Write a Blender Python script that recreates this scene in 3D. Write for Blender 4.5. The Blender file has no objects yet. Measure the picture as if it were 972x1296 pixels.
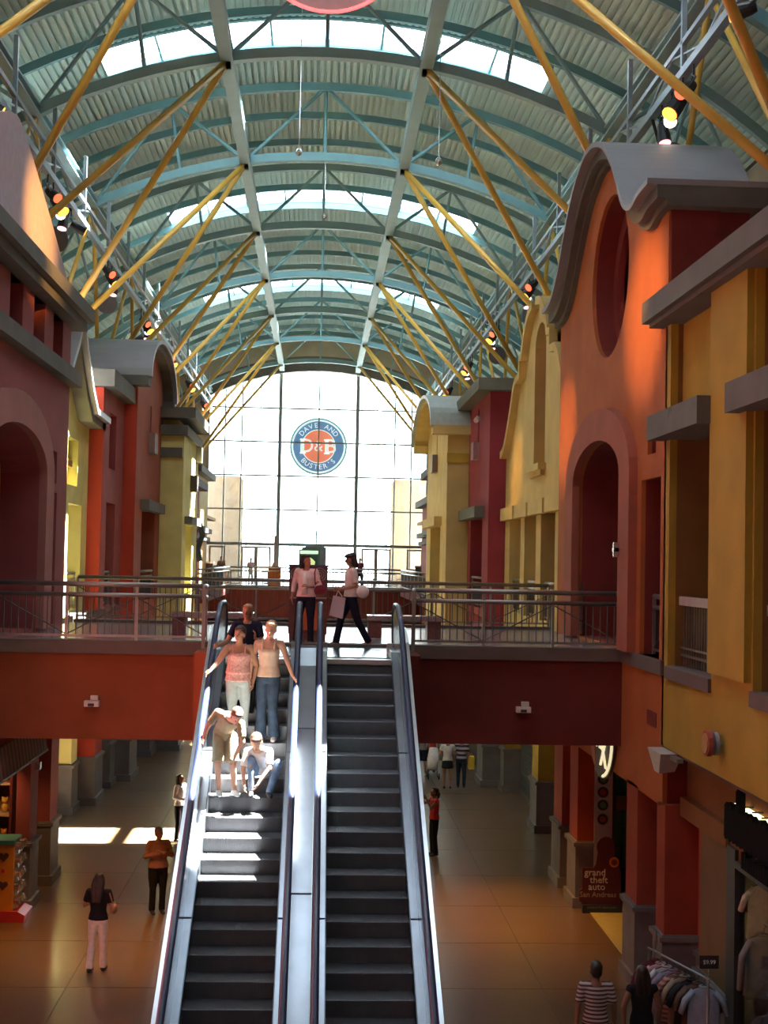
import bpy, math, random
from mathutils import Vector, Matrix
from mathutils.geometry import tessellate_polygon
random.seed(7)
R = math.radians
SC = bpy.context.scene
COL = SC.collection

# ------------------------------------------------------------------ camera
FPX = 1660.0
def make_camera():
    rho = R(1.15)
    vx, vy = 400 - 486, 708 - 648
    x = vx*math.cos(rho) + vy*math.sin(rho); y = -vx*math.sin(rho) + vy*math.cos(rho)
    yaw = math.atan2(-x, FPX); p = math.atan2(y*math.cos(yaw), FPX)
    f = Vector((math.sin(yaw)*math.cos(p), math.cos(yaw)*math.cos(p), math.sin(p)))
    r = Vector((math.cos(yaw), -math.sin(yaw), 0)); u = r.cross(f)
    r2 = r*math.cos(rho) + u*math.sin(rho); u2 = -r*math.sin(rho) + u*math.cos(rho)
    cd = bpy.data.cameras.new('camera'); co = bpy.data.objects.new('camera', cd); COL.objects.link(co)
    m = Matrix((r2, u2, -f)).transposed().to_4x4(); m.translation = (0, 0, 7.3)
    co.matrix_world = m
    cd.sensor_fit = 'VERTICAL'; cd.sensor_height = 36.0; cd.lens = 36.0*FPX/1296.0
    cd.clip_start = .05; cd.clip_end = 600
    SC.camera = co
make_camera()

# ------------------------------------------------------------------ light and exposure
SC.view_settings.view_transform = 'Standard'; SC.view_settings.look = 'None'
SC.view_settings.gamma = 1; SC.view_settings.exposure = 0.12
SKY = 11.0; SUN = 230.0
w = bpy.data.worlds.new('sky'); SC.world = w; w.use_nodes = True
nt = w.node_tree; nt.nodes.clear()
wo = nt.nodes.new('ShaderNodeOutputWorld'); bg = nt.nodes.new('ShaderNodeBackground')
tc = nt.nodes.new('ShaderNodeTexCoord'); sx = nt.nodes.new('ShaderNodeSeparateXYZ'); cr = nt.nodes.new('ShaderNodeValToRGB')
nt.links.new(tc.outputs['Generated'], sx.inputs[0]); nt.links.new(sx.outputs['Z'], cr.inputs[0])
cr.color_ramp.elements[0].position = 0.0; cr.color_ramp.elements[0].color = (.95, .97, 1, 1)
cr.color_ramp.elements[1].position = 0.9; cr.color_ramp.elements[1].color = (.80, .89, 1, 1)
nt.links.new(cr.outputs[0], bg.inputs[0]); bg.inputs[1].default_value = SKY; nt.links.new(bg.outputs[0], wo.inputs[0])

SUNDIR = Vector((-.37, -.156, -1.0))
sd = bpy.data.lights.new('sun', 'SUN'); sd.energy = SUN; sd.angle = R(.53); sd.color = (1, .95, .86)
so = bpy.data.objects.new('sun', sd); COL.objects.link(so)
so.rotation_euler = SUNDIR.to_track_quat('-Z', 'Y').to_euler()
so.location = (10, 30, 40)
SKY_Y = [2.4, 19.9, 37.4, 54.9, 72.4]      # near edges of the roof skylights (1.9 m long)
def portal(loc, rot, sxx, syy):
    l = bpy.data.lights.new('daylight_portal', 'AREA'); l.shape = 'RECTANGLE'; l.size = sxx; l.size_y = syy
    l.cycles.is_portal = True
    o = bpy.data.objects.new('daylight_portal', l); COL.objects.link(o); o.location = loc; o.rotation_euler = rot
for y in SKY_Y:
    portal((0, y+.95, 22.95), (0, 0, 0), 13.6, 2.0)
portal((0, 90.5, 13.3), (R(-90), 0, 0), 15.2, 15.2)

# ------------------------------------------------------------------ materials
MATS = {}
def mat(name, col, rough=.8, metal=0.0, noise=0.08, nscale=6.0, bump=0.0, bscale=60.0, emit=None, estr=0.0, spec=.5, coat=0.0):
    if name in MATS: return MATS[name]
    m = bpy.data.materials.new(name); m.use_nodes = True; t = m.node_tree; b = t.nodes['Principled BSDF']
    b.inputs['Roughness'].default_value = rough; b.inputs['Metallic'].default_value = metal
    b.inputs['Specular IOR Level'].default_value = spec
    if coat: b.inputs['Coat Weight'].default_value = coat; b.inputs['Coat Roughness'].default_value = .08
    tcn = t.nodes.new('ShaderNodeTexCoord'); n = t.nodes.new('ShaderNodeTexNoise')
    n.inputs['Scale'].default_value = nscale; n.inputs['Detail'].default_value = 5
    t.links.new(tcn.outputs['Object'], n.inputs['Vector'])
    r = t.nodes.new('ShaderNodeValToRGB'); a = noise
    r.color_ramp.elements[0].position = .3; r.color_ramp.elements[1].position = .7
    r.color_ramp.elements[0].color = tuple(max(0, c*(1-a)) for c in col)+(1,)
    r.color_ramp.elements[1].color = tuple(min(1, c*(1+a)) for c in col)+(1,)
    t.links.new(n.outputs['Fac'], r.inputs[0]); t.links.new(r.outputs[0], b.inputs['Base Color'])
    if bump:
        n2 = t.nodes.new('ShaderNodeTexNoise'); n2.inputs['Scale'].default_value = bscale; n2.inputs['Detail'].default_value = 3
        t.links.new(tcn.outputs['Object'], n2.inputs['Vector'])
        bn = t.nodes.new('ShaderNodeBump'); bn.inputs['Strength'].default_value = bump; bn.inputs['Distance'].default_value = .02
        t.links.new(n2.outputs['Fac'], bn.inputs['Height']); t.links.new(bn.outputs[0], b.inputs['Normal'])
    if emit:
        b.inputs['Emission Color'].default_value = emit+(1,); b.inputs['Emission Strength'].default_value = estr
    MATS[name] = m; return m
def stucco(name, col): return mat(name, col, .85, noise=.10, nscale=1.3, bump=.35, bscale=45, spec=.3)
TEAL = mat('teal_painted_steel', (.17, .35, .38), .5, noise=.06, nscale=2)
TEALL = mat('pale_teal_steel', (.30, .46, .48), .5, noise=.06, nscale=2)
DECK = mat('corrugated_deck', (.70, .88, .83), .55, noise=.05, nscale=1)
STRUT = mat('yellow_steel', (.72, .43, .07), .45, noise=.08, nscale=3)
RIG = mat('rig_steel', (.33, .40, .45), .4, metal=.4)
BLACK = mat('black_paint', (.02, .02, .022), .5)
CONC = mat('cornice_plaster', (.125, .12, .10), .85, noise=.12, nscale=2, bump=.3)
CONCW = mat('trim_brown', (.13, .095, .08), .8, noise=.1, nscale=2, bump=.2)
CAPM = mat('cap_metal_grey', (.26, .26, .27), .45, noise=.06, nscale=1)
STONE = mat('wainscot_stone', (.145, .13, .12), .7, noise=.15, nscale=2.5, bump=.2)
STEEL = mat('brushed_steel', (.58, .60, .62), .28, metal=1.0, noise=.05, nscale=8)
STEELD = mat('dark_steel', (.12, .14, .16), .32, metal=.8, noise=.08, nscale=4)
RAILM = mat('rail_metal', (.30, .28, .26), .38, metal=.7, noise=.05); BALM = mat('baluster_metal', (.10, .09, .08), .5, metal=.5)
RUBBER = mat('navy_rubber', (.012, .025, .075), .45, noise=.1, coat=.15)
ORR = stucco('orange_stucco', (.42, .115, .032))
ORRD = stucco('deep_red_and_shade_stucco', (.20, .03, .022))  # deep red paint, and the shaded tone of the orange front
YEL = stucco('ochre_stucco', (.40, .26, .035))
YELL = stucco('sand_yellow_stucco', (.58, .42, .16))
CRIM = stucco('crimson_stucco', (.26, .03, .045))
MAUV = stucco('brick_pink_stucco', (.33, .085, .08))
REDB = stucco('bright_red_stucco', (.42, .05, .025))
ORB = stucco('brick_orange_stucco', (.36, .10, .06))
LEM = stucco('lemon_stucco', (.70, .64, .24))
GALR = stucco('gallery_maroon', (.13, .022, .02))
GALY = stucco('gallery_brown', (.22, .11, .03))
FASC = stucco('fascia_red', (.14, .026, .018)); FASC_LIT = stucco('fascia_orange_red', (.25, .062, .024))  # second tone: fascia red with the left half's warm light put in
SHUT = mat('shutter_grey', (.13, .15, .15), .4, metal=.5)
def glass(name, tint=(.9, .97, .97), gl=.08):
    m = bpy.data.materials.new(name); m.use_nodes = True; t = m.node_tree; t.nodes.clear()
    o = t.nodes.new('ShaderNodeOutputMaterial'); mx = t.nodes.new('ShaderNodeMixShader')
    tr = t.nodes.new('ShaderNodeBsdfTransparent'); g = t.nodes.new('ShaderNodeBsdfGlossy')
    tr.inputs[0].default_value = tint+(1,); g.inputs[1].default_value = .03
    mx.inputs[0].default_value = gl; t.links.new(tr.outputs[0], mx.inputs[1]); t.links.new(g.outputs[0], mx.inputs[2])
    t.links.new(mx.outputs[0], o.inputs[0]); MATS[name] = m; return m
GLASS = glass('window_glass'); SKYG = glass('skylight_glass', (.92, .95, 1.0), .05)

# ------------------------------------------------------------------ mesh builder
ORG = {}      # world offset of each root/part
class MB:
    def __init__(s): s.v = []; s.f = []
    def add(s, vs, fs):
        o = len(s.v); s.v += [tuple(p) for p in vs]; s.f += [tuple(i+o for i in f) for f in fs]; return s
    def box(s, x0, x1, y0, y1, z0, z1):
        x0, x1 = min(x0, x1), max(x0, x1)
        return s.add([(x0,y0,z0),(x1,y0,z0),(x1,y1,z0),(x0,y1,z0),(x0,y0,z1),(x1,y0,z1),(x1,y1,z1),(x0,y1,z1)],
                     [(0,3,2,1),(4,5,6,7),(0,1,5,4),(1,2,6,5),(2,3,7,6),(3,0,4,7)])
    def tube(s, pts, r, n=8, side=None, cap=True, close=False):
        """pts list of 3-vectors, r: float, list of float or list of (rx, ry)"""
        P = [Vector(p) for p in pts]; m = len(P)
        if not isinstance(r, (list, tuple)): r = [r]*m
        rings = []; prev = None
        for i in range(m):
            if close: t = P[(i+1) % m]-P[i-1]
            else: t = P[min(i+1, m-1)]-P[max(i-1, 0)]
            t = t.normalized() if t.length > 1e-9 else Vector((0, 0, 1))
            if side is not None: a = Vector(side)
            elif prev is not None: a = prev
            else: a = Vector((1, 0, 0)) if abs(t.x) < .9 else Vector((0, 1, 0))
            a = a - t*a.dot(t)
            if a.length < 1e-6:
                a = Vector((0, 1, 0)) - t*t.y
            a.normalize(); b = t.cross(a); prev = a
            q = r[i]; rx, ry = q if isinstance(q, (list, tuple)) else (q, q)
            rings.append([P[i] + a*(rx*math.cos(2*math.pi*k/n)) + b*(ry*math.sin(2*math.pi*k/n)) for k in range(n)])
        vs = [p for g in rings for p in g]; fs = []
        for i in range(m if close else m-1):
            j = (i+1) % m
            for k in range(n):
                k2 = (k+1) % n; fs.append((i*n+k, i*n+k2, j*n+k2, j*n+k))
        if cap and not close:
            fs.append(tuple(range(n-1, -1, -1))); fs.append(tuple((m-1)*n+k for k in range(n)))
        return s.add(vs, fs)
    def bar(s, pts, w, h, up=(0, 0, 1)):
        """rectangular section swept along pts; w sideways, h along up"""
        P = [Vector(p) for p in pts]; m = len(P); vs = []; fs = []; up = Vector(up)
        for i in range(m):
            t = (P[min(i+1, m-1)]-P[max(i-1, 0)]).normalized()
            b = up - t*up.dot(t)
            b = b.normalized() if b.length > 1e-5 else Vector((0, 1, 0)); a = t.cross(b)
            for sa, sb in ((-1,-1),(1,-1),(1,1),(-1,1)): vs.append(P[i]+a*(sa*w/2)+b*(sb*h/2))
        for i in range(m-1):
            for k in range(4): fs.append((i*4+k, i*4+(k+1)%4, (i+1)*4+(k+1)%4, (i+1)*4+k))
        fs.append((3,2,1,0)); fs.append(tuple((m-1)*4+k for k in range(4)))
        return s.add(vs, fs)
    def ball(s, c, rx, ry=None, rz=None, n=10, m=7):
        ry = ry or rx; rz = rz or rx; c = Vector(c); vs = []; fs = []
        for i in range(1, m):
            th = math.pi*i/m
            for k in range(n):
                ph = 2*math.pi*k/n; vs.append(c+Vector((rx*math.sin(th)*math.cos(ph), ry*math.sin(th)*math.sin(ph), rz*math.cos(th))))
        top = len(vs); vs.append(c+Vector((0,0,rz))); vs.append(c-Vector((0,0,rz)))
        for i in range(m-2):
            for k in range(n): fs.append((i*n+k, (i+1)*n+k, (i+1)*n+(k+1)%n, i*n+(k+1)%n))
        for k in range(n):
            fs.append((top, k, (k+1)%n)); fs.append((top+1, (m-2)*n+(k+1)%n, (m-2)*n+k))
        return s.add(vs, fs)
    def panel(s, loops, a0, a1, ax='x'):
        """2-D polygon with holes (loops[0] outer) extruded from a0 to a1 along ax. 2-D coords: x->(y,z), y->(x,z), z->(x,y)"""
        def P(q, a):
            if ax == 'x': return (a, q[0], q[1])
            if ax == 'y': return (q[0], a, q[1])
            return (q[0], q[1], a)
        flat = [q for l in loops for q in l]; n = len(flat)
        tris = tessellate_polygon([[Vector((q[0], q[1], 0)) for q in l] for l in loops])
        vs = [P(q, a0) for q in flat]+[P(q, a1) for q in flat]; fs = []
        for t in tris: fs.append(tuple(t)); fs.append(tuple(i+n for i in reversed(t)))
        o = 0
        for l in loops:
            for i in range(len(l)):
                j = (i+1) % len(l); fs.append((o+i, o+j, o+j+n, o+i+n))
            o += len(l)
        return s.add(vs, fs)
    def disc(s, c, r, ax, th, n=24):
        pts = [(math.cos(2*math.pi*k/n)*r, math.sin(2*math.pi*k/n)*r) for k in range(n)]
        if ax == 'x': return s.panel([[(c[1]+p, c[2]+q) for p, q in pts]], c[0]-th/2, c[0]+th/2, 'x')
        if ax == 'y': return s.panel([[(c[0]+p, c[2]+q) for p, q in pts]], c[1]-th/2, c[1]+th/2, 'y')
        return s.panel([[(c[0]+p, c[1]+q) for p, q in pts]], c[2]-th/2, c[2]+th/2, 'z')
    def xf(s, M):
        s.v = [tuple(M @ Vector(p)) for p in s.v]; return s
    def mesh(s, name, off=(0, 0, 0), smooth=False):
        me = bpy.data.meshes.new(name)
        me.from_pydata([(a-off[0], b-off[1], c-off[2]) for a, b, c in s.v], [], s.f)
        import bmesh
        bm = bmesh.new(); bm.from_mesh(me); bmesh.ops.recalc_face_normals(bm, faces=bm.faces); bm.to_mesh(me); bm.free()
        if smooth:
            me.polygons.foreach_set('use_smooth', [True]*len(me.polygons))
        me.update(); return me
def props(o, label=None, cat=None, group=None, kind=None):
    if label: o['label'] = label
    if cat: o['category'] = cat
    if group: o['group'] = group
    if kind: o['kind'] = kind
    return o
def put(name, mb, m, parent=None, label=None, cat=None, group=None, kind=None, smooth=False, org=None):
    """world-space mesh -> object; origin = org or the parent's origin or first vertex bounds centre-bottom"""
    if parent is not None and org is None: off = ORG[parent.name]
    elif org is not None: off = Vector(org)
    else:
        xs = [p[0] for p in mb.v]; ys = [p[1] for p in mb.v]; zs = [p[2] for p in mb.v]
        off = Vector(((min(xs)+max(xs))/2, (min(ys)+max(ys))/2, min(zs)))
    me = mb.mesh(name, off, smooth); me.materials.append(m)
    return link(name, me, parent, off, label, cat, group, kind)
def link(name, me, parent, off, label=None, cat=None, group=None, kind=None):
    o = bpy.data.objects.new(name, me); COL.objects.link(o)
    off = Vector(off)
    if parent is not None:
        o.parent = parent; o.location = off-ORG[parent.name]
    else: o.location = off
    ORG[o.name] = off
    return props(o, label, cat, group, kind)
def root(name, loc, label, cat, group=None, kind=None):
    o = bpy.data.objects.new(name, None); COL.objects.link(o); o.location = loc; o.empty_display_size = .2
    ORG[o.name] = Vector(loc)
    return props(o, label, cat, group, kind)
TM = {}
def text_mb(s, size, depth=.02):
    """text in the XZ plane, centred on the origin, facing -Y"""
    key = s
    if key not in TM:
        c = bpy.data.curves.new('t', 'FONT'); c.body = s; c.size = 1; c.extrude = .5; c.align_x = 'CENTER'; c.align_y = 'CENTER'
        c.resolution_u = 3
        o = bpy.data.objects.new('t', c); COL.objects.link(o)
        dg = bpy.context.evaluated_depsgraph_get(); me = bpy.data.meshes.new_from_object(o.evaluated_get(dg))
        TM[key] = ([tuple(v.co) for v in me.vertices], [tuple(p.vertices) for p in me.polygons])
        bpy.data.objects.remove(o); bpy.data.curves.remove(c)
    vs, fs = TM[key]; m = MB()
    return m.add([(x*size, -z*depth, y*size) for x, y, z in vs], fs)
def arcp(c, rx, rz, a0, a1, n):
    return [(c[0]+rx*math.cos(R(a0+(a1-a0)*i/n)), c[1]+rz*math.sin(R(a0+(a1-a0)*i/n))) for i in range(n+1)]
def spline(pts, n=6):
    out = []
    for i in range(len(pts)-1):
        p0 = Vector(pts[max(i-1, 0)]); p1 = Vector(pts[i]); p2 = Vector(pts[i+1]); p3 = Vector(pts[min(i+2, len(pts)-1)])
        for k in range(n):
            t = k/n
            out.append(tuple(.5*((2*p1)+(p2-p0)*t+(2*p0-5*p1+4*p2-p3)*t*t+(3*p1-p0-3*p2+p3)*t**3)))
    out.append(tuple(pts[-1])); return out

# ------------------------------------------------------------------ setting: floors, shell
def floor_mat(name, col, rough, coat):
    m = bpy.data.materials.new(name); m.use_nodes = True; t = m.node_tree; b = t.nodes['Principled BSDF']
    tcn = t.nodes.new('ShaderNodeNewGeometry'); n = t.nodes.new('ShaderNodeTexNoise'); v = t.nodes.new('ShaderNodeTexVoronoi')
    n.inputs['Scale'].default_value = .35; n.inputs['Detail'].default_value = 6; v.inputs['Scale'].default_value = 28
    t.links.new(tcn.outputs['Position'], n.inputs['Vector']); t.links.new(tcn.outputs['Position'], v.inputs['Vector'])
    r = t.nodes.new('ShaderNodeValToRGB'); r.color_ramp.elements[0].position = .3; r.color_ramp.elements[1].position = .7
    r.color_ramp.elements[0].color = tuple(c*.78 for c in col)+(1,); r.color_ramp.elements[1].color = tuple(c*1.15 for c in col)+(1,)
    mx = t.nodes.new('ShaderNodeMixRGB'); mx.blend_type = 'MULTIPLY'; mx.inputs[0].default_value = .25
    t.links.new(n.outputs['Fac'], r.inputs[0]); t.links.new(r.outputs[0], mx.inputs[1]); t.links.new(v.outputs['Color'], mx.inputs[2])
    t.links.new(mx.outputs[0], b.inputs['Base Color'])
    b.inputs['Roughness'].default_value = rough; b.inputs['Coat Weight'].default_value = coat; b.inputs['Coat Roughness'].default_value = .16
    MATS[name] = m; return m
TERR = floor_mat('terrazzo', (.165, .098, .048), .30, .3)
TILE = floor_mat('bridge_tile', (.33, .28, .26), .25, .5)
JOINT = mat('joint_dark', (.10, .08, .06), .8)
fl = put('floor', MB().box(-12, 12, -12, 90, -.3, -.015), JOINT, kind='structure', org=(0, 0, 0))
slab = MB(); g = .008
slab.box(-1.35+g, 1.35-g, -1.35+g, 1.35-g, -.02, 0)
sme = slab.mesh('floor_slab'); sme.materials.append(TERR)
for i in range(-4, 5):
    for j in range(0, 20):
        link('floor_slab', sme, fl, (i*2.7, 15.9+j*2.7, 0))
m = MB(); m.box(-12, 12, -12, 14.5, -.02, 0)
for j in range(-4, 5): m.box(j*2.7-1.34, j*2.7+1.34, 68.6, 90, -.02, 0)
put('floor_slab_field', m, TERR, fl, kind='stuff')

# bridge across the hall at upper level
def bridge(name, y0, y1, label):
    b = root(name, (0, y0, 3.97), None, None, kind='structure')
    put('fascia', MB().box(-5.75, -.1, y0, y0+.25, 3.97, 5.52), FASC_LIT, b, label='orange-red fascia, left half, warm light put into its colour')
    put('fascia', MB().box(-.1, 5.75, y0, y0+.25, 3.97, 5.52), FASC, b, label='dark maroon fascia, right half, unlit tone of the same paint')
    put('rear_fascia', MB().box(-5.75, 5.75, y1-.25, y1, 3.97, 5.52), FASC, b)
    put('deck_slab', MB().box(-5.75, 5.75, y0+.25, y1-.25, 4.9, 5.66), FASC, b)
    put('edge_trim', MB().box(-5.75, 5.75, y0-.06, y0+.3, 5.52, 5.76), CONCW, b)
    put('rear_edge_trim', MB().box(-5.75, 5.75, y1-.3, y1+.06, 5.52, 5.76), CONCW, b)
    put('tiled_surface', MB().box(-5.75, 5.75, y0+.3, y1-.3, 5.66, 5.70), TILE, b)
    return b
bridge('floor_bridge', 24.1, 32.0, '')
fb = root('floor_far_deck', (0, 75, 3.97), None, None, kind='structure')
put('fascia', MB().box(-7.6, 7.6, 75, 75.25, 3.97, 5.52), FASC, fb)
put('edge_trim', MB().box(-7.6, 7.6, 74.94, 75.3, 5.52, 5.76), CONCW, fb)
put('deck_slab', MB().box(-12, 12, 75.25, 90, 3.97, 5.70), TILE, fb)
# gallery floors and ceilings behind the fronts, both sides
for s, nm in ((-1, 'left'), (1, 'right')):
    put('floor_gallery_'+nm, MB().box(s*6.3, s*12, -12, 75.2, 5.2, 5.70), TILE, kind='structure')
    put('ceiling_gallery_'+nm, MB().box(s*6.9, s*12, -12, 90, 9.75, 9.95), GALY, kind='structure')
    put('wall_'+nm, MB().box(s*12, s*12.3, -12, 90, 0, 19), stucco('shell_wall', (.40, .30, .20)), kind='structure')
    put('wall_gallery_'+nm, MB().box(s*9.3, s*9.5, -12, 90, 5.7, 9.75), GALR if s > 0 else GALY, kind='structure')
put('wall_back', MB().box(-12.3, 12.3, -12.3, -12, 0, 24), stucco('back_wall', (.5, .35, .2)), kind='structure')
put('floor_back_landing', MB().box(-12, 12, -12, .6, 5.2, 5.7), TILE, kind='structure')

# ------------------------------------------------------------------ roof
Z0 = 4.37
def az(r, x): return Z0+math.sqrt(max(0, r*r-x*x))
def arc3(r, y, x0=-11.9, x1=11.9, n=30, dz=0):
    a0 = math.asin(x0/r); a1 = math.asin(x1/r)
    return [(r*math.sin(a0+(a1-a0)*i/n), y, Z0+r*math.cos(a0+(a1-a0)*i/n)+dz) for i in range(n+1)]
ceil = root('ceiling', (0, 38, 22.8), None, None, kind='structure')
RD = 18.55
def deck(y0, y1, a0, a1):
    """corrugated sheet: trapezoid ribs running along the hall"""
    m = MB(); d = .21/RD; i0 = round(a0/d); i1 = round(a1/d); prof = []
    for i in range(i0, i1):
        a = i*d
        for f, h in ((0, 0), (.56, 0), (.62, .17), (.94, .17)): prof.append((a+d*f, h))
    prof.append((i1*d, 0))
    vs = []
    for y in (y0, y1):
        for a, h in prof: vs.append((math.sin(a)*(RD+h), y, Z0+math.cos(a)*(RD+h)))
    k = len(prof); fs = [(i, i+1, k+i+1, k+i) for i in range(k-1)]
    return m.add(vs, fs)
AH = math.asin(12.1/RD); AS = math.asin(6.6/RD)
ys = [-12.3]
for y in SKY_Y: ys += [y, y+1.9]
ys.append(104)
for i in range(0, len(ys)-1):
    if i % 2 == 0: put('roof_sheet', deck(ys[i], ys[i+1], -AH, AH), DECK, ceil)
    else:
        put('roof_sheet', deck(ys[i], ys[i+1], -AH, -AS), DECK, ceil); put('roof_sheet', deck(ys[i], ys[i+1], AS, AH), DECK, ceil)
        y0, y1 = ys[i], ys[i+1]
        sk = put('skylight', MB().bar(arc3(RD+.05, y0-.05, -6.6, 6.6, 16), .14, .2).bar(arc3(RD+.05, y1+.05, -6.6, 6.6, 16), .14, .2), TEAL, ceil)
        for k in range(8):
            xa = -6.6+13.2*k/8; xb = xa+13.2/8
            if k: put('skylight_bar', MB().bar([(xa, y0, az(RD, xa)+.03), (xa, y1, az(RD, xa)+.03)], .07, .12), TEAL, sk)
            put('pane', MB().add([(xa, y0, az(RD, xa)+.12), (xb, y0, az(RD, xb)+.12), (xb, y1, az(RD, xb)+.12), (xa, y1, az(RD, xa)+.12)], [(0, 1, 2, 3)]), SKYG, sk)
TY = [33.5+8.75*k for k in range(-5, 7)]        # truss planes
for y in TY:
    for q in (1, 2):
        put('purlin', MB().bar(arc3(18.36, y+8.75*q/3), .13, .24), TEAL, ceil)
for k in range(-5, 8):
    y = 90+8.75/3*k
    if y > 90.5 and y < 103: put('purlin', MB().bar(arc3(18.36, y), .13, .24), TEALL, ceil)
names = {16.0: 'out of frame just ahead of the camera', }
order = ['first', 'second', 'third', 'fourth', 'fifth', 'sixth', 'seventh']
for i, y in enumerate(TY):
    k = i-4
    lab = ('teal arched roof truss, %s across the hall counted from the camera' % order[k-1]) if 1 <= k <= 7 else 'teal arched roof truss out of the picture, %s' % ('nearest overhead', 'second behind', 'third behind', 'fourth behind', 'fifth behind')[k if k > -5 else 0]
    t = root('roof_truss', (0, y, 18), lab, 'roof truss', 'teal arched roof trusses')
    put('bottom_chord', MB().bar(arc3(16.0, y), .24, .26), TEALL if i % 2 else TEAL, t)
    put('top_chord', MB().bar(arc3(18.3, y), .2, .26), TEALL if i % 2 else TEAL, t)
    mt = TEALL if i % 2 else TEAL
    for x in (-9.6, -5.0, 0, 5.0, 9.6):
        put('post', MB().tube([(x, y, az(18.3, x)), (x*.93, y, az(16, x*.93))], .055, 6), mt, t)
    for xb in (-11.7, -7.4, -2.57, 2.57, 7.4, 11.7):
        for xt in (-9.6, -5.0, 0, 5.0, 9.6):
            if abs(xt-xb) < 3.3: put('diagonal', MB().tube([(xb, y, az(16, xb)), (xt, y, az(18.3, xt))], .06, 6), mt, t)
for x, lb in ((-11.6, 'along the left eave'), (-7.4, 'above the left house fronts'), (-2.57, 'left of the roof crown'), (2.57, 'right of the roof crown'), (7.4, 'above the right house fronts'), (11.6, 'along the right eave')):
    z = az(16, x)
    bm_ = root('roof_beam', (x, -12, z), 'long pale steel roof beam running down the hall '+lb, 'beam', 'long roof beams')
    put('flange', MB().box(x-.17, x+.17, -12, 89.5, z-.14, z-.09), TEALL, bm_)
    put('upper_flange', MB().box(x-.17, x+.17, -12, 89.5, z+.09, z+.14), TEALL, bm_)
    put('web', MB().box(x-.04, x+.04, -12, 89.5, z-.09, z+.09), TEALL, bm_)
# yellow strut trees: a foot on the side column fanning to four roof nodes
side_word = {-1: 'left', 1: 'right'}
fr = ['above and behind the camera', 'above and behind the camera', 'nearest the camera, mostly out of frame', 'over the nearest house front', 'second from the camera', 'third from the camera', 'fourth from the camera', 'fifth from the camera', 'sixth from the camera', 'seventh from the camera, next to the big window', 'last before the window']
for i in range(2, len(TY)-1):
    ym = (TY[i]+TY[i+1])/2
    for s in (-1, 1):
        t = root('roof_strut_tree', (s*7.8, ym, 13.15), 'yellow steel strut tree on the %s, %s' % (side_word[s], fr[i]), 'strut', 'yellow strut trees')
        for yk in (TY[i], TY[i+1]):
            put('strut', MB().tube([(s*7.8, ym, 13.15), (s*2.57, yk, az(16, 2.57)-.1)], .088, 8), STRUT, t, smooth=True)
            put('strut', MB().tube([(s*7.8, ym, 13.15), (s*7.4, yk, az(16, 7.4)-.1)], .07, 8), STRUT, t, smooth=True)
            put('gusset', MB().box(s*2.57-.1, s*2.57+.1, yk-.12, yk+.12, az(16, 2.57)-.26, az(16, 2.57)-.1), TEALL, t)
        put('column', MB().box(s*7.8-.12, s*7.8+.12, ym-.12, ym+.12, 9.95, 13.1), TEALL, t)
        put('foot_plate', MB().box(s*7.8-.2, s*7.8+.2, ym-.2, ym+.2, 13.05, 13.2), TEAL, t)

# stage-light rigs: square tube hung below the outer beams
LENS = {'red': mat('lens_red', (.9, .1, .05), .3, emit=(1, .12, .05), estr=2.2), 'orange': mat('lens_orange', (1, .5, .1), .3, emit=(1, .42, .06), estr=2.6),
        'white': mat('lens_white', (1, 1, 1), .3, emit=(1, .93, .8), estr=4), 'pink': mat('lens_pink', (1, .5, .5), .3, emit=(1, .45, .5), estr=2),
        'violet': mat('lens_violet', (.7, .6, 1), .3, emit=(.75, .7, 1), estr=3)}
SILV = mat('lamp_silver', (.75, .77, .8), .25, metal=.9)
for s in (-1, 1):
    t = root('lighting_rig', (s*6.9, 8, 16.85), 'grey square lighting pipe hung under the roof on the %s side' % side_word[s], 'lighting rig')
    put('pipe', MB().box(s*6.9-.08, s*6.9+.08, 8, 84, 16.75, 16.91), RIG, t)
    put('upper_pipe', MB().box(s*6.9-.05, s*6.9+.05, 8, 84, 17.4, 17.5), RIG, t)
    for y in [TY[i]+q for i in range(3, 11) for q in (0, 4.4)]:
        put('hanger', MB().box(s*6.9-.05, s*6.9+.05, y-.05, y+.05, 16.9, az(16, 6.9)), RIG, t)
    put('bracing', MB().tube([(s*6.9, 8+2.2*i, 16.9 if i % 2 else 17.42) for i in range(35)], .03, 5), RIG, t)
def spotlight(loc, aim, col, label, group, big=1.0, power=0, cone=30, lcol=(1, .42, .1)):
    loc = Vector(loc); d = (Vector(aim)-loc).normalized()
    t = root('stage_spotlight', loc, label, 'spotlight', group)
    r = .15*big
    put('lamp_can', MB().tube([loc, loc+d*.08, loc+d*.3*big, loc+d*.48*big], [r*.6, r*.8, r, r*1.05], 12), BLACK if col != 'white' else SILV, t, smooth=False)
    put('lens', MB().tube([loc+d*.485*big, loc+d*.5*big], r*.92, 12), LENS[col], t)
    put('yoke', MB().tube([loc+Vector((0, 0, .42)), loc+Vector((0, 0, .18)), loc+Vector((0, .17*big, .1)), loc+Vector((0, .17*big, 0))+d*.2], .02, 5).tube([loc+Vector((0, 0, .18)), loc+Vector((0, -.17*big, .1)), loc+Vector((0, -.17*big, 0))+d*.2], .02, 5), BLACK, t)
    if power:
        l = bpy.data.lights.new('lamp', 'SPOT'); l.energy = power; l.spot_size = R(cone); l.spot_blend = 1.0; l.color = lcol; l.shadow_soft_size = .1
        o = bpy.data.objects.new('lamp', l); COL.objects.link(o); o.parent = t; o.location = d*.6*big
        o.rotation_euler = d.to_track_quat('-Z', 'Y').to_euler()
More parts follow.
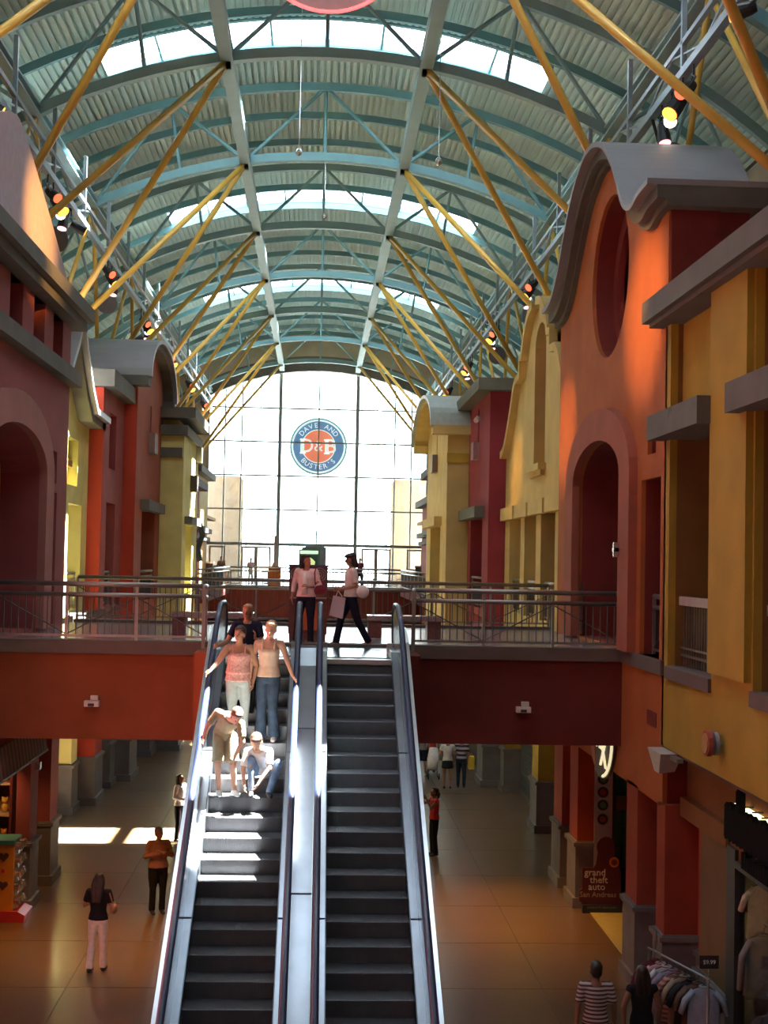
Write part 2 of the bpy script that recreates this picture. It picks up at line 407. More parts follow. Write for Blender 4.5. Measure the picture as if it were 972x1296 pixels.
pos = {24.75: 'the first cluster from the camera', 33.5: 'the second cluster from the camera', 42.25: 'the third cluster from the camera', 51.0: 'the fourth cluster from the camera', 59.75: 'the fifth cluster from the camera', 68.5: 'the sixth cluster from the camera', 77.25: 'the farthest cluster'}
LC = [('red', (-.18, -.75)), ('orange', (.05, -.05)), ('white', (-.12, .75)), ('pink', (.1, 1.5))]
for s in (-1, 1):
    for y, wd in pos.items():
        for q, (c, (dx, dy)) in enumerate(LC):
            if s < 0 and y == 51.0 and c == 'white': c = 'violet'
            if y > 60 and q == 3: continue
            # each lamp hangs beside the pipe and is turned down at the house front opposite or below
            aim = (s*(-2+3.2*q), y+dy+(-6, -3.5, -7, -2)[q], 9)
            spotlight((s*(6.9-.02), y+dy, 16.35), aim, c, '%s-lensed black stage spotlight on the %s pipe, in %s' % (c, side_word[s], wd), 'stage lights on the roof pipes', .9 if q != 1 else 1.1)
# lamps whose pools of colour show on the fronts
for loc, aim, lab, pw, cn in (((-6.9, 19.0, 16.35), (5.7, 22.7, 11.8), 'black stage spotlight on the left pipe aimed across at the orange gable', 15000, 15),
                          ((-6.9, 26.4, 16.35), (5.7, 29.9, 10.3), 'black stage spotlight on the left pipe lighting the far edge of the orange front', 11000, 12),
                          ((-6.9, 36.0, 16.35), (6.1, 40.2, 10.0), 'black stage spotlight on the left pipe lighting the sand yellow gable', 9000, 12),
                          ((6.9, 20.5, 16.35), (-5.7, 26.6, 13.8), 'black stage spotlight on the right pipe aimed across at the left pink gable', 26000, 15)):
    spotlight(loc, aim, 'orange', lab, None, .9, pw*.85, cn, (1, .50, .12))
CONE = mat('speaker_grey', (.16, .15, .15), .6)
for s in (-1, 1):
    for i in range(3, 9):
        y = TY[i]+2.2
        t = root('horn_speaker', (s*7.2, y, 15.7), 'dark grey dish-shaped loudspeaker under the %s pipe, %s' % (side_word[s], fr[i]), 'loudspeaker', 'dish loudspeakers')
        put('horn', MB().tube([(s*7.2, y+.35, 15.9), (s*7.2, y+.1, 15.85), (s*7.2, y-.1, 15.8), (s*7.2, y-.3, 15.75)], [.12, .16, .3, .36], 14), CONE, t, smooth=False)
        put('bracket', MB().tube([(s*7.2, y+.2, 15.9), (s*7.05, y+.2, 16.3), (s*6.9, y+.2, 16.8)], .035, 6), BLACK, t)

# ------------------------------------------------------------------ far window wall
MUL = mat('mullion_grey', (.34, .35, .33), .5, metal=.3); MULB = mat('mullion_brown', (.36, .24, .17), .6)
YW = 90.0
win = root('window_1', (0, YW, 5.7), None, None, kind='structure')
XM = [-7.5, -6.4, -5.25, -2.65, 0, 2.65, 5.25, 6.4, 7.5]
for x in XM:
    wd = .24 if abs(abs(x)-2.65) < .01 else .09
    put('mullion', MB().box(x-wd/2, x+wd/2, YW-.1, YW+.1, 5.7, az(16.3, x)), MUL, win)
for z in (8.27, 10.65, 12.97, 15.29, 17.61):
    put('transom', MB().box(-7.5, 7.5, YW-.08, YW+.08, z-(.10 if z < 9 else .05), z+(.10 if z < 9 else .05)), MUL, win)
for x in (-4.0, -1.3, 1.3, 4.0):
    put('mullion', MB().box(x-.035, x+.035, YW-.06, YW+.06, 17.61, az(16.3, x)), MUL, win)
zs = [5.75, 8.27, 10.65, 12.97, 15.29, 17.61]
for i in range(len(XM)-1):
    for j in range(len(zs)-1):
        put('pane', MB().box(XM[i], XM[i+1], YW-.01, YW+.01, zs[j], zs[j+1]), GLASS, win)
    a, b = XM[i], XM[i+1]
    put('pane', MB().panel([[(a, 17.61), (b, 17.61), (b, az(16.25, b)), ((a+b)/2, az(16.25, (a+b)/2)), (a, az(16.25, a))]], YW-.01, YW+.01, 'y'), GLASS, win)
up = [(x, az(18.5, x)) for x in [-12+i*.8 for i in range(31)]]
hole = [(7.5, 5.7), (7.5, 18.3)]+[(x, az(16.3, x)) for x in [7.4-.74*i for i in range(21)]]+[(-7.5, 18.3), (-7.5, 5.7)]
pw = MB(); lo = [(-12, 3), (-7.5, 3)]
pw.panel([[(-12, 3.97), (-7.55, 3.97)]+[(-7.55, 18.3)]+[(x, az(16.3, x)) for x in [-7.4+.74*i for i in range(21)]]+[(7.55, 18.3), (7.55, 3.97), (12, 3.97)]+list(reversed(up))], YW, YW+.3, 'y')
put('wall_far', pw, stucco('far_wall_sand', (.60, .47, .32)), kind='structure')
put('wall_far_lower', MB().box(-12, 12, YW, YW+.3, 0, 5.7), stucco('far_wall_low', (.4, .3, .25)), kind='structure')
t = put('trim_1', MB().bar(arc3(16.25, YW-.8, -9.5, 9.5, 26), .5, 1.0), mat('arch_brown', (.20, .16, .13), .7), kind='structure')
# entrance doors under the first transom
for i, (x0, x1) in enumerate(((-7.3, -6.2), (-5.1, -4.1), (-4.1, -3.1), (3.1, 4.1), (4.1, 5.1), (6.2, 7.3))):
    dr = put('door_%d' % (i+1), MB().panel([[(x0, 5.72), (x1, 5.72), (x1, 8.1), (x0, 8.1)], [(x0+.12, 5.95), (x1-.12, 5.95), (x1-.12, 7.98), (x0+.12, 7.98)]], YW-.14, YW-.04, 'y'), MULB, kind='structure')
    put('push_bar', MB().box(x0+.12, x1-.12, YW-.2, YW-.16, 6.7, 6.76), STEEL, dr)
# round sign on the window
SG = (0, YW+.34, 15.08)
def signmat(n, c): return mat(n, c, .5, noise=.03, emit=c, estr=.85)
SBL = signmat('sign_blue', (.11, .20, .36)); SRD = signmat('sign_red', (.90, .22, .12)); SWH = signmat('sign_white', (.9, .9, .85))
sg = root('round_sign', (0, YW+.34, 13.1), 'round blue and red restaurant sign fixed high on the big window', 'sign')
put('rim', MB().disc((0, SG[1]+.06, SG[2]), 1.98, 'y', .10, 48), mat('sign_rim_teal', (.12, .28, .30), .5, emit=(.12, .28, .30), estr=.5), sg)
put('white_ring', MB().disc((0, SG[1]-.01, SG[2]), 1.86, 'y', .04, 48), SWH, sg, label='white outer ring')
put('blue_ring', MB().disc((0, SG[1]-.04, SG[2]), 1.74, 'y', .04, 48), SBL, sg, label='blue lettering ring')
put('inner_ring', MB().disc((0, SG[1]-.07, SG[2]), 1.17, 'y', .04, 40), SWH, sg)
put('red_disc', MB().disc((0, SG[1]-.10, SG[2]), 1.11, 'y', .04, 40), SRD, sg, label='red centre disc')
def letter(ch, size, x, z, rot, par, m, y):
    b = MB(); b.v = list(text_mb(ch, size, .03).v); b.f = list(text_mb(ch, size, .03).f)
    b.xf(Matrix.Translation((x, y, z)) @ Matrix.Rotation(-rot, 4, 'Y'))
    put('letter', b, m, par)
def arc_text(s, rad, a_mid, step, par, m, y, size, inward=False):
    n = len(s)
    for i, ch in enumerate(s):
        if ch == ' ': continue
        a = a_mid + (-(i-(n-1)/2)*step if not inward else (i-(n-1)/2)*step)
        ra = R(a); rot = (ra-math.pi/2) if not inward else (ra+math.pi/2)
        letter(ch, size, SG[0]+rad*math.cos(ra), SG[2]+rad*math.sin(ra), rot, par, m, y)
arc_text('DAVE AND', 1.44, 90, 15.0, sg, SWH, SG[1]-.08, .48)
arc_text("BUSTER'S", 1.44, 270, 13.0, sg, SWH, SG[1]-.08, .48, True)
for ch, x, s_ in (('D', -.82, 1.38), ('&', 0, 1.0), ('B', .84, 1.38)):
    letter(ch, s_, x, SG[2]-.02, 0, sg, SWH, SG[1]-.14)
    if ch != '&':
        for dz in (-.47, .47): put('serif', MB().box(x-.46, x-.05, SG[1]-.17, SG[1]-.12, SG[2]-.02+dz-.04, SG[2]-.02+dz+.04), SWH, sg)
        put('stem', MB().box(x-.40, x-.16, SG[1]-.17, SG[1]-.12, SG[2]-.5, SG[2]+.46), SWH, sg)
# outside: plaza, pylons, low canopy
put('ground_outside', MB().box(-40, 40, 90.3, 200, 5.2, 5.68), mat('plaza_concrete', (.28, .28, .27), .8), kind='structure')
PYL = stucco('pylon_tan', (.42, .31, .24))
for x0, x1, lb in ((-9.5, -5.6, 'left'), (5.6, 9.5, 'right')):
    t = root('entrance_pylon', ((x0+x1)/2, 96, 5.68), 'tan plastered entrance pylon seen through the glass on the %s' % lb, 'pylon')
    s = -1 if x0 < 0 else 1
    put('shaft', MB().box(x0, x1, 95, 98, 5.68, 13.2), PYL, t)
    put('pilaster', MB().box(s*5.6-.25, s*5.6+.25, 94.8, 95.2, 5.68, 13), PYL, t)
t = root('outdoor_canopy', (0, 150, 5.68), 'pale low arched canopy out on the plaza beyond the doors', 'canopy')
put('roof', MB().bar([(x, 150, 10.2-.012*x*x) for x in range(-9, 10)], 4, .25), mat('canopy_pale', (.4, .5, .5), .5), t)
put('dome', MB().ball((2.0, 156, 9.6), 1.9, 1.9, 2.0, 16, 10), mat('dome_green', (.25, .35, .32), .5), t)
for x in (-8, -3, 3, 8): put('post', MB().tube([(x, 150, 5.6), (x, 150, 9.3)], .12, 8), RIG, t)

# ------------------------------------------------------------------ house fronts (X = front plane, s = side)
def rect(y0, y1, z0, z1): return [(y0, z0), (y1, z0), (y1, z1), (y0, z1)]
def archhole(y0, y1, z0, zs, zt, n=14):
    c = (y0+y1)/2; r = (y1-y0)/2
    return [(y0, z0)]+[(y1, z0)]+[(c+r*math.cos(math.pi*i/n), zs+(zt-zs)*math.sin(math.pi*i/n)) for i in range(n+1)]
def bx(name, par, m, s, xa, xb, y0, y1, z0, z1, **k): return put(name, MB().box(s*xa, s*xb, y0, y1, z0, z1), m, par, **k)
def pillar(par, m, s, X, y0, y1, top=3.6, dep=.75, bh=1.40):
    p = bx('pillar', par, m, s, X, X+dep, y0, y1, bh, top)
    b = bx('pillar_base', p, STONE, s, X-.04, X+dep+.02, y0-.04, y1+.04, 0, bh)
    bx('base_moulding', p, STONE, s, X-.09, X+dep, y0-.09, y1+.09, bh-.10, bh-.02)
    bx('plinth', p, STONE, s, X-.10, X+dep, y0-.10, y1+.10, 0, .22)
    return p
def front(name, label, s, X, outline, holes, m, th, z0=3.4):
    ys = [p[0] for p in outline]
    t = root(name, (s*X, (min(ys)+max(ys))/2, 0), label, 'building front', None)
    put('wall', MB().panel([outline]+holes, s*X, s*(X+th), 'x'), m, t)
    return t
def shutter(par, s, X, y0, y1, z1=3.4):
    p = bx('shutter_frame', par, RAILM, s, X-.02, X+.06, y0, y1, 0, .12)
    m = MB(); k = 0; z = .12
    while z < z1:
        m.box(s*X, s*(X+.04), y0, y1, z, z+.07); z += .095
    put('shutter_slats', m, SHUT, p, kind='stuff')
    put('shutter_back', MB().box(s*(X+.06), s*(X+.1), y0, y1, 0, z1), BLACK, p)
def rail(t, a, b, z, n_posts, X=True, m=RAILM, name='handrail', bal=.13, xbr=True, double=True):
    """guard rail from a to b (x,y) at floor height z, posts, balusters, cross bracing; parts of thing t"""
    A = Vector((a[0], a[1], z)); B = Vector((b[0], b[1], z)); L = (B-A).length; d = (B-A)/L; U = Vector((0, 0, 1))
    put(name, MB().tube([A+U*1.05, B+U*1.05], .045, 8), m, t, smooth=True)
    if double: put(name, MB().tube([A+U*.86, B+U*.86], .04, 8), m, t, smooth=True)
    put('bottom_rail', MB().bar([A+U*.12, B+U*.12], .03, .04), m, t)
    for i in range(n_posts):
        P = A+d*(L*i/(n_posts-1)); put('post', MB().bar([P+U*.0, P+U*1.05], .06, .05, up=d), m, t)
    nb = int(L/bal)
    if nb > 1:
        mb = MB()
        for i in range(1, nb):
            P = A+d*(L*i/nb); mb.v
            q = MB().bar([P+U*.12, P+U*.85], .018, .018, up=d)
            if nb <= 95: 
                if i == 1: me0 = q.mesh('baluster', tuple(P)); me0.materials.append(BALM)
                link('baluster', me0, t, P)
            else: mb.add(q.v, q.f)
        if mb.v: put('baluster_row', mb, BALM, t, kind='stuff')
    if xbr:
        for i in range(n_posts-1):
            P = A+d*(L*i/(n_posts-1)); Q = A+d*(L*(i+1)/(n_posts-1))
            z1, z2 = (.82, .14) if i % 2 == 0 else (.14, .82)
            put('brace', MB().tube([P+U*z1, Q+U*z2], .012, 5), BALM, t)

def swept_cap(name, par, m, s, x0, x1, pts, th, dz=0):
    """curved roof cap: profile pts in (y,z) extruded between x0 and x1"""
    mb = MB(); P = [Vector((p[0], p[1]+dz)) for p in pts]; lo = []
    for i, p in enumerate(P):
        t = (P[min(i+1, len(P)-1)]-P[max(i-1, 0)]).normalized(); n = Vector((t.y, -t.x))
        if n.y > 0: n = -n
        lo.append(p+n*th)
    k = len(P); vs = []
    for x in (s*x0, s*x1):
        vs += [(x, p.x, p.y) for p in P]+[(x, p.x, p.y) for p in lo]
    fs = []
    for i in range(k-1):
        fs += [(i, i+1, k+i+1, k+i), (2*k+i, 3*k+i, 3*k+i+1, 2*k+i+1), (i, 2*k+i, 2*k+i+1, i+1), (k+i, k+i+1, 3*k+i+1, 3*k+i)]
    fs += [(0, k, 3*k, 2*k), (k-1, 3*k-1, 4*k-1, 2*k-1)]
    mb.add(vs, fs)
    return put(name, mb, m, par)

# --- R2: orange gable front with the round recess and arch
s = 1; X = 5.7
capR2 = spline([(20.9, 13.62), (21.6, 13.60), (22.1, 13.52), (22.7, 13.75), (23.4, 14.55), (24.3, 15.25), (25.2, 15.58), (25.8, 15.64), (26.4, 15.58), (27.3, 15.25), (28.2, 14.6), (28.9, 13.95), (29.6, 13.5), (30.3, 13.35), (30.9, 13.36)], 5)
top = [(p[0], p[1]-.25) for p in capR2 if 21.3 < p[0] < 30.7]
outl = [(21.2, 3.4), (30.75, 3.4), (30.75, 13.1)]+[p for p in reversed(top)]+[(21.2, 13.3)]
ov = [(25.6+1.62*math.cos(2*math.pi*i/32), 13.02+1.6*math.sin(2*math.pi*i/32)) for i in range(32)]
holes = [ov, archhole(23.95, 28.33, 5.76, 9.0, 9.78), rect(21.5, 22.82, 5.76, 8.8), rect(29.05, 29.9, 5.76, 8.8), rect(21.87, 22.43, 9.22, 9.85), rect(28.92, 29.42, 9.22, 9.85)]
r2 = front('orange_gable_front', 'tall orange house front with curved grey cap, round recess and arched opening, right side', s, X, outl, holes, ORR, .08)
put('thickness', MB().panel([outl]+holes, s*(X+.08), s*(X+.85), 'x'), ORRD, r2)  # maroon reveals; around the round recess the red stands for shade
bx('end_face', r2, ORRD, s, X+.03, X+.84, 21.14, 21.2, 9.9, 13.25)  # unlit end of the orange wall, its shade put into deep red
bx('passage_wall', r2, GALR, s, X+.85, X+3.5, 28.33, 28.5, 5.7, 9.75); bx('passage_wall', r2, GALR, s, X+.85, X+3.5, 22.82, 22.95, 5.7, 9.75)
PILR = stucco('pillar_red', (.30, .05, .022))
ov2 = [(25.6+1.28*math.cos(2*math.pi*i/32), 13.02+1.26*math.sin(2*math.pi*i/32)) for i in range(32)]
put('recess_ring', MB().panel([[(25.6+1.75*math.cos(2*math.pi*i/32), 13.02+1.75*math.sin(2*math.pi*i/32)) for i in range(32)], ov2], s*(X+.45), s*(X+.6), 'x'), ORRD, r2)  # ring of the orange recess, lack of light put into its colour
put('recess_back', MB().disc((s*(X+.8), 25.6, 13.02), 1.7, 'x', .06, 32), CRIM, r2)
for y0, y1 in ((21.8, 22.5), (28.85, 29.5)): bx('niche_back', r2, REDB, s, X+.5, X+.6, y0, y1, 9.1, 9.95)
swept_cap('roof_cap', r2, CAPM, s, X-.45, X+2.0, capR2, .10)
swept_cap('cap_moulding', r2, CONC, s, X-.28, X+1.85, capR2, .22, -.10)
swept_cap('lower_moulding', r2, CONC, s, X-.12, X+1.7, capR2, .14, -.30)
bx('rear_block', r2, ORRD, s, X+.85, X+1.35, 21.2, 30.7, 9.95, 13.2)
# surround of the arch
so_ = [(22.98, 5.76), (23.95, 5.76)]
c = 26.1
outer = [(c+3.0*math.cos(math.pi*i/18), 9.0+1.42*math.sin(math.pi*i/18)) for i in range(19)]
inner = [(c+2.19*math.cos(math.pi*i/18), 9.0+.78*math.sin(math.pi*i/18)) for i in range(19)]
put('arch_surround', MB().panel([[(c+3.0, 5.76)]+outer+[(c-3.0, 5.76), (c-2.19, 5.76)]+list(reversed(inner))+[(c+2.19, 5.76)]], s*(X-.16), s*X, 'x'), ORB, r2)
bx('edge_trim', r2, CONCW, s, X-.06, X+.5, 21.2, 24.1, 5.52, 5.76)
bx('vent_grille', r2, ORRD, s, X-.015, X+.01, 21.6, 22.2, 4.62, 4.86)
for y0, y1 in ((21.0, 21.5), (22.8, 23.6), (28.0, 28.85), (29.75, 30.75)): pillar(r2, PILR, s, X, y0, y1, 3.45)
for y0, y1 in ((21.5, 22.8), (28.85, 29.75)): bx('infill_wall', r2, GALR, s, X+.9, X+1.0, y0, y1, 0, 3.6)
bx('door_jamb_light', r2, STEEL, s, X+.05, X+.09, 28.2, 28.26, 5.8, 6.9)
t = root('gate_rail', (5.9, 22.1, 5.7), 'short metal guard rail in the narrow opening beside the orange arch', 'railing', None)
rail(t, (5.95, 21.55), (5.95, 22.8), 5.72, 2)
bx('gallery_ceiling', r2, GALR, s, X+.85, X+3.5, 21.2, 30.7, 9.76, 9.9)
t = root('wall_bracket_lamp', (5.6, 24.2, 7.6), 'tiny white fixture on the right jamb of the orange arch', 'wall light')
put('fixture_body', MB().box(5.44, 5.54, 23.70, 23.9, 7.55, 7.62), SILV, t); put('fixture_head', MB().box(5.42, 5.52, 23.70, 23.76, 7.45, 7.72), SILV, t)

# --- R1: ochre front nearest the camera on the right
X = 5.7
outl = [(5, 4.38), (21.3, 4.38), (21.3, 11.45), (5, 11.45)]
openings = [(18.62, 20.98), (14.55, 16.84), (10.3, 12.7)]
r1 = root('ochre_balcony_front', (X, 13, 0), 'ochre yellow house front with balconies and brown ledges, nearest on the right', 'building front')
hs = [rect(a, b, 5.66, 11.3) for a, b in openings]
put('wall', MB().panel([outl]+hs, X, X+.12, 'x'), YEL, r1); put('wall_depth', MB().panel([outl]+hs, X+.12, X+.5, 'x'), GALY, r1)  # brown depth layer: shade in the ochre reveals put into the colour
for i, (a, b) in enumerate(openings):
    bx('recessed_panel', r1, YEL, s, X+.2, X+.45, a, b, 9.5, 11.3)
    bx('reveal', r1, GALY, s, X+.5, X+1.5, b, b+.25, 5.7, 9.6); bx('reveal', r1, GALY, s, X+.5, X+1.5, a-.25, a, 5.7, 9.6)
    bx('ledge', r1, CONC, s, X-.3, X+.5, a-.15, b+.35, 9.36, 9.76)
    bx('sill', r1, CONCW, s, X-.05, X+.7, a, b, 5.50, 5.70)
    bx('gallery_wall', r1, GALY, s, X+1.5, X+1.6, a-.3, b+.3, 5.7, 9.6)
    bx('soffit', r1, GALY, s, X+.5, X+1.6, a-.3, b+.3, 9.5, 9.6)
    t = root('balcony_rail', (X+.5, (a+b)/2, 5.72), 'flat-topped balcony rail in the ochre front, %s' % ('beside the orange front' if i == 0 else 'cut by the picture edge' if i == 1 else 'out of frame'), 'railing', 'balcony rails of the ochre front')
    put('top_rail', MB().box(X+.18, X+.28, a, b, 6.68, 6.82), mat('rail_top_pale', (.42, .38, .34), .5), t)
    put('bottom_rail', MB().box(X+.21, X+.25, a, b, 5.86, 5.9).box(X+.21, X+.25, a, b, 5.98, 6.01), RAILM, t)
    n = 17; me0 = None
    for k in range(1, n):
        y = a+(b-a)*k/n
        if me0 is None: me0 = MB().box(-.011, .011, -.011, .011, 0, .96).mesh('baluster'); me0.materials.append(RAILM)
        link('baluster', me0, t, (X+.23, y, 5.72))
bx('cornice', r1, CONC, s, X-.35, X+1.0, 5, 21.55, 11.33, 11.68)
bx('cornice_lip', r1, CONC, s, X-.25, X+.6, 5, 21.45, 11.25, 11.34)
for y0, y1 in ((16.9, 18.5), (12.8, 14.4)): bx('pilaster', r1, YEL, s, X-.10, X, y0, y1, 5.8, 11.3)
bx('store_wall', r1, stucco('store_brown', (.24, .10, .035)), s, X+.35, X+.6, 5, 21.0, 3.45, 4.4)
bx('soffit', r1, CONCW, s, X+.02, X+.34, 5, 21.2, 4.33, 4.379)
pillar(r1, stucco('store_pillar_brown', (.19, .11, .05)), s, X+.28, 18.65, 20.0, 3.5, .6, 1.2)
bx('store_lintel', r1, stucco('store_brown', (.24, .10, .035)), s, X+.24, X+.9, 18.65, 21, 3.3, 3.6)
pillar(r1, REDB, s, X+.55, 20.1, 21.0, 3.4, .5, 1.2)
bx('roof_slab', r1, CONC, s, X+.4, X+1.6, 5, 21.2, 11.35, 11.5)
bx('plain_return', r1, YEL, s, X, X+.5, -11.9, 5, 0, 11.5)
t = root('floodlight_box', (5.68, 20.9, 4.1), 'pale angular floodlight box under the end of the ochre wall', 'wall light')
put('housing', MB().add([(5.45, 20.4, 4.36), (5.45, 21.2, 4.36), (5.8, 21.2, 4.36), (5.8, 20.4, 4.36), (5.5, 20.65, 4.02), (5.5, 20.95, 4.02), (5.75, 20.95, 4.05), (5.75, 20.65, 4.05)], [(0,1,2,3),(4,7,6,5),(0,4,5,1),(1,5,6,2),(2,6,7,3),(3,7,4,0)]), mat('floodlight_white', (.42, .40, .38), .5), t)
put('arm', MB().box(5.6, 5.7, 20.0, 20.4, 4.28, 4.34), RAILM, t)
t = root('round_wall_emblem', (5.66, 18.1, 4.6), 'small round blade sign standing out from the ochre wall', 'sign')
put('ring', MB().disc((5.50, 18.1, 4.85), .18, 'x', .07, 24), ORB, t); put('face', MB().disc((5.46, 18.1, 4.85), .14, 'x', .02, 24), mat('emblem_face', (.42, .22, .06), .5), t)
put('back_ring', MB().disc((5.60, 18.1, 4.85), .16, 'x', .05, 20), mat('emblem_blue', (.25, .3, .38), .4), t)
put('bracket', MB().box(5.54, 5.69, 18.08, 18.12, 4.83, 4.87), RAILM, t)

# --- R3: sand yellow curved gable
X = 6.15
left = spline([(42.6, 10.80), (41.9, 10.95), (41.2, 11.45), (40.6, 12.0), (40.1, 12.55), (39.6, 12.85)], 4)
left += [(38.9, 12.88), (38.9, 13.35), (38.5, 13.4)]+spline([(38.5, 13.5), (38.1, 14.0), (37.4, 14.45), (36.6, 14.6)], 4)
right = [(72.6-p[0]-0.0, p[1]) for p in reversed(left)]
prof = left+[p for p in right]
outl = [(30.8, 3.4), (42.6, 3.4)]+[(min(42.6, p[0]), p[1]) for p in prof if p[0] > 30.9]+[(30.8, 10.6)]
slit = archhole(35.35, 37.15, 10.05, 13.3, 14.05)
hs = [slit]+[rect(a, b, 5.76, 8.7) for a, b in ((39.35, 41.6), (36.55, 38.6), (33.6, 35.75))]
r3 = front('sand_gable_front', 'sand yellow house front with stepped curved gable and tall arched slot, right side', 1, X, outl, hs, YELL, .7)
swept_cap('gable_coping', r3, YELL, 1, X-.22, X+.85, [p for p in left], .22, .12)
swept_cap('gable_coping', r3, YELL, 1, X-.22, X+.85, [p for p in right if p[0] > 30.6], .22, .12)
swept_cap('barrel_roof', r3, CAPM, 1, X+.6, X+2.6, spline([(38.3, 13.6), (37.4, 14.3), (36.3, 14.55), (35.2, 14.3), (34.3, 13.6)], 5), .12, .1)
bx('slot_back', r3, ORB, 1, X+.75, X+.85, 35.0, 37.5, 9.9, 14.3)
sl = bx('slot_sill', r3, YELL, 1, X-.22, X, 35.1, 37.4, 9.86, 10.04); bx('sill_base', r3, YELL, 1, X-.12, X, 35.3, 37.2, 9.72, 9.87)
for i, (a, b) in enumerate(((39.9, 42.55), (37.3, 39.6), (34.6, 37.0), (31.0, 34.3))): bx('lintel_block', r3, YELL, 1, X-.18, X, a, b, 8.66, 9.06+.0*i)
for a in (41.6, 38.6, 35.75): bx('inner_pier', r3, YELL, 1, X+.7, X+1.0, a-.3, a, 5.7, 9.7)
bx('gallery_wall', r3, GALY, 1, X+1.9, X+2.0, 31, 42.5, 5.7, 9.7)
for y0, y1 in ((31.0, 31.7), (35.6, 36.6), (41.8, 42.5)): pillar(r3, YEL, 1, X, y0, y1)
shutter(r3, 1, X+.5, 31.7, 35.6); shutter(r3, 1, X+.5, 36.6, 41.8)
# --- R4: crimson tower with flat cornice
X = 5.6
r4 = front('crimson_tower_front', 'crimson house front with flat grey-pink cornice and wall box, right side', 1, X, rect(43.05, 48.4, 3.4, 13.0), [rect(44.2, 47.6, 5.76, 8.85), rect(45.5, 45.85, 11.5, 12.7)], CRIM, .5)
bx('slit_back', r4, BLACK, 1, X+.3, X+.4, 45.4, 46, 11.4, 12.8)
bx('side_wall', r4, CRIM, 1, X+.0, X+2.2, 42.65, 43.05, 3.4, 13.0)
bx('far_side_wall', r4, CRIM, 1, X+.5, X+2.2, 48.0, 48.4, 3.4, 13.0)
bx('cornice', r4, CONC, 1, X-.45, X+2.4, 42.2, 48.9, 12.93, 13.32); bx('ledge', r4, CONC, 1, X-.35, X, 43.6, 48.6, 8.83, 9.2)
bx('sconce_box', r4, mat('sconce_mauve', (.28, .13, .15), .6), 1, X-.22, X, 45.35, 46.0, 10.9, 11.5)
bx('gallery_wall', r4, CRIM, 1, X+2.0, X+2.1, 43.1, 48, 5.7, 9.7)
pillar(r4, STONE, 1, X, 42.8, 44.2); pillar(r4, CRIM, 1, X, 47.5, 48.4); shutter(r4, 1, X+.6, 44.2, 47.5)
t = root('security_camera', (5.5, 44.0, 12.2), 'small white camera on the crimson tower front', 'camera')
put('camera_body', MB().tube([(5.45, 44.6, 12.25), (5.3, 44.0, 12.1)], .09, 8), mat('camera_pale', (.6, .45, .42), .5), t); put('camera_arm', MB().box(5.4, 5.6, 44.3, 44.4, 12.2, 12.3), SILV, t)
# --- R5: pale yellow with barrel cap
X = 4.8
def barrel_front(name, label, s, X, y0, y1, zs, za, m, capm, thick, open_, ledge, sconce, over=.5):
    c = (y0+y1)/2; r = (y1-y0)/2
    out = [(y0, 3.4), (y1, 3.4), (y1, zs)]+[(c+r*.98*math.cos(math.pi*i/16), zs+(za-.3-zs)*math.sin(math.pi*i/16)) for i in range(1, 16)]+[(y0, zs)]
    t = front(name, label, s, X, out, [rect(open_[0], open_[1], 5.76, ledge), rect(c-.18, c+.18, 10.9, 12.6)], m, .5)
    prof = [(c-(r+.45)*math.cos(math.pi*i/20), zs-.02+(za-zs)*math.sin(math.pi*i/20)) for i in range(21)]
    swept_cap('barrel_cap', t, capm, s, X-over, X+thick, prof, .13); swept_cap('cap_moulding', t, CONC if s < 0 else m, s, X-over+.15, X+thick-.1, prof, .2, -.12)
    bx('eave_block', t, CONC if s < 0 else m, s, X-over+.1, X+thick-.05, y0-.5, y0+.1, zs-.32, zs)
    bx('eave_block', t, CONC if s < 0 else m, s, X-over+.1, X+thick-.05, y1-.1, y1+.5, zs-.32, zs)
    bx('side_wall', t, m, s, X+.5, X+thick-.3, y0, y0+.4, 3.4, zs); bx('slit_back', t, ORB, s, X+.3, X+.4, c-.3, c+.3, 10.8, 12.7)
    bx('ledge', t, CONC if s < 0 else m, s, X-.3, X, open_[0]-.5, open_[1]+.6, ledge-.05, ledge+.3)
    bx('sconce_box', t, mat('sconce_'+name, tuple(q*.5 for q in (.5, .35, .3)), .6), s, X-.22, X, c-.45, c+.45, 10.9, 11.6)
    bx('gallery_wall', t, m, s, X+1.8, X+1.9, y0+.4, y1, 5.7, 9.7)
    pillar(t, STONE if s > 0 else REDB, s, X, y0, open_[0]); pillar(t, STONE, s, X, open_[1], y1); shutter(t, s, X+.6, open_[0], open_[1])
    return t
r5 = barrel_front('barrel_roof_front', 'pale yellow house front with grey barrel roof, far right side', 1, X, 48.5, 57.2, 12.35, 13.95, YELL, mat('cap_pale', (.45, .50, .46), .5), 2.6, (50.8, 55.2), 8.75, 0, .7)
bx('string_course', r5, YEL, 1, X-.02, X+1.8, 48.42, 48.5, 11.0, 11.35)

# --- left: L1 brick-pink gable
s = -1; X = 5.75
outl = [(19.3, 3.4), (30.4, 3.4), (30.4, 12.75), (19.3, 12.75)]
hs = [archhole(22.55, 27.45, 5.76, 8.95, 9.75), rect(28.55, 29.2, 8.85, 9.55), rect(28.55, 29.3, 5.76, 8.65), rect(20.8, 21.45, 8.85, 9.55), rect(20.7, 21.45, 5.76, 8.65)]
hs += [rect(a, a+1.05, 11.55, 12.5) for a in (20.2, 22.3, 24.4, 26.45, 28.4)]
l1 = front('pink_gable_front', 'dusky pink-red house front with steep grey gable and arch, nearest on the left', s, X, outl, hs, MAUV, .8)
bx('clerestory_back', l1, REDB, s, X+.75, X+.85, 19.4, 30.2, 11.3, 12.7)
bx('cornice', l1, CONC, s, X-.45, X+1.6, 19.2, 30.95, 12.72, 13.02); bx('cornice_lip', l1, CONC, s, X-.3, X+1.2, 19.3, 30.8, 12.5, 12.73)
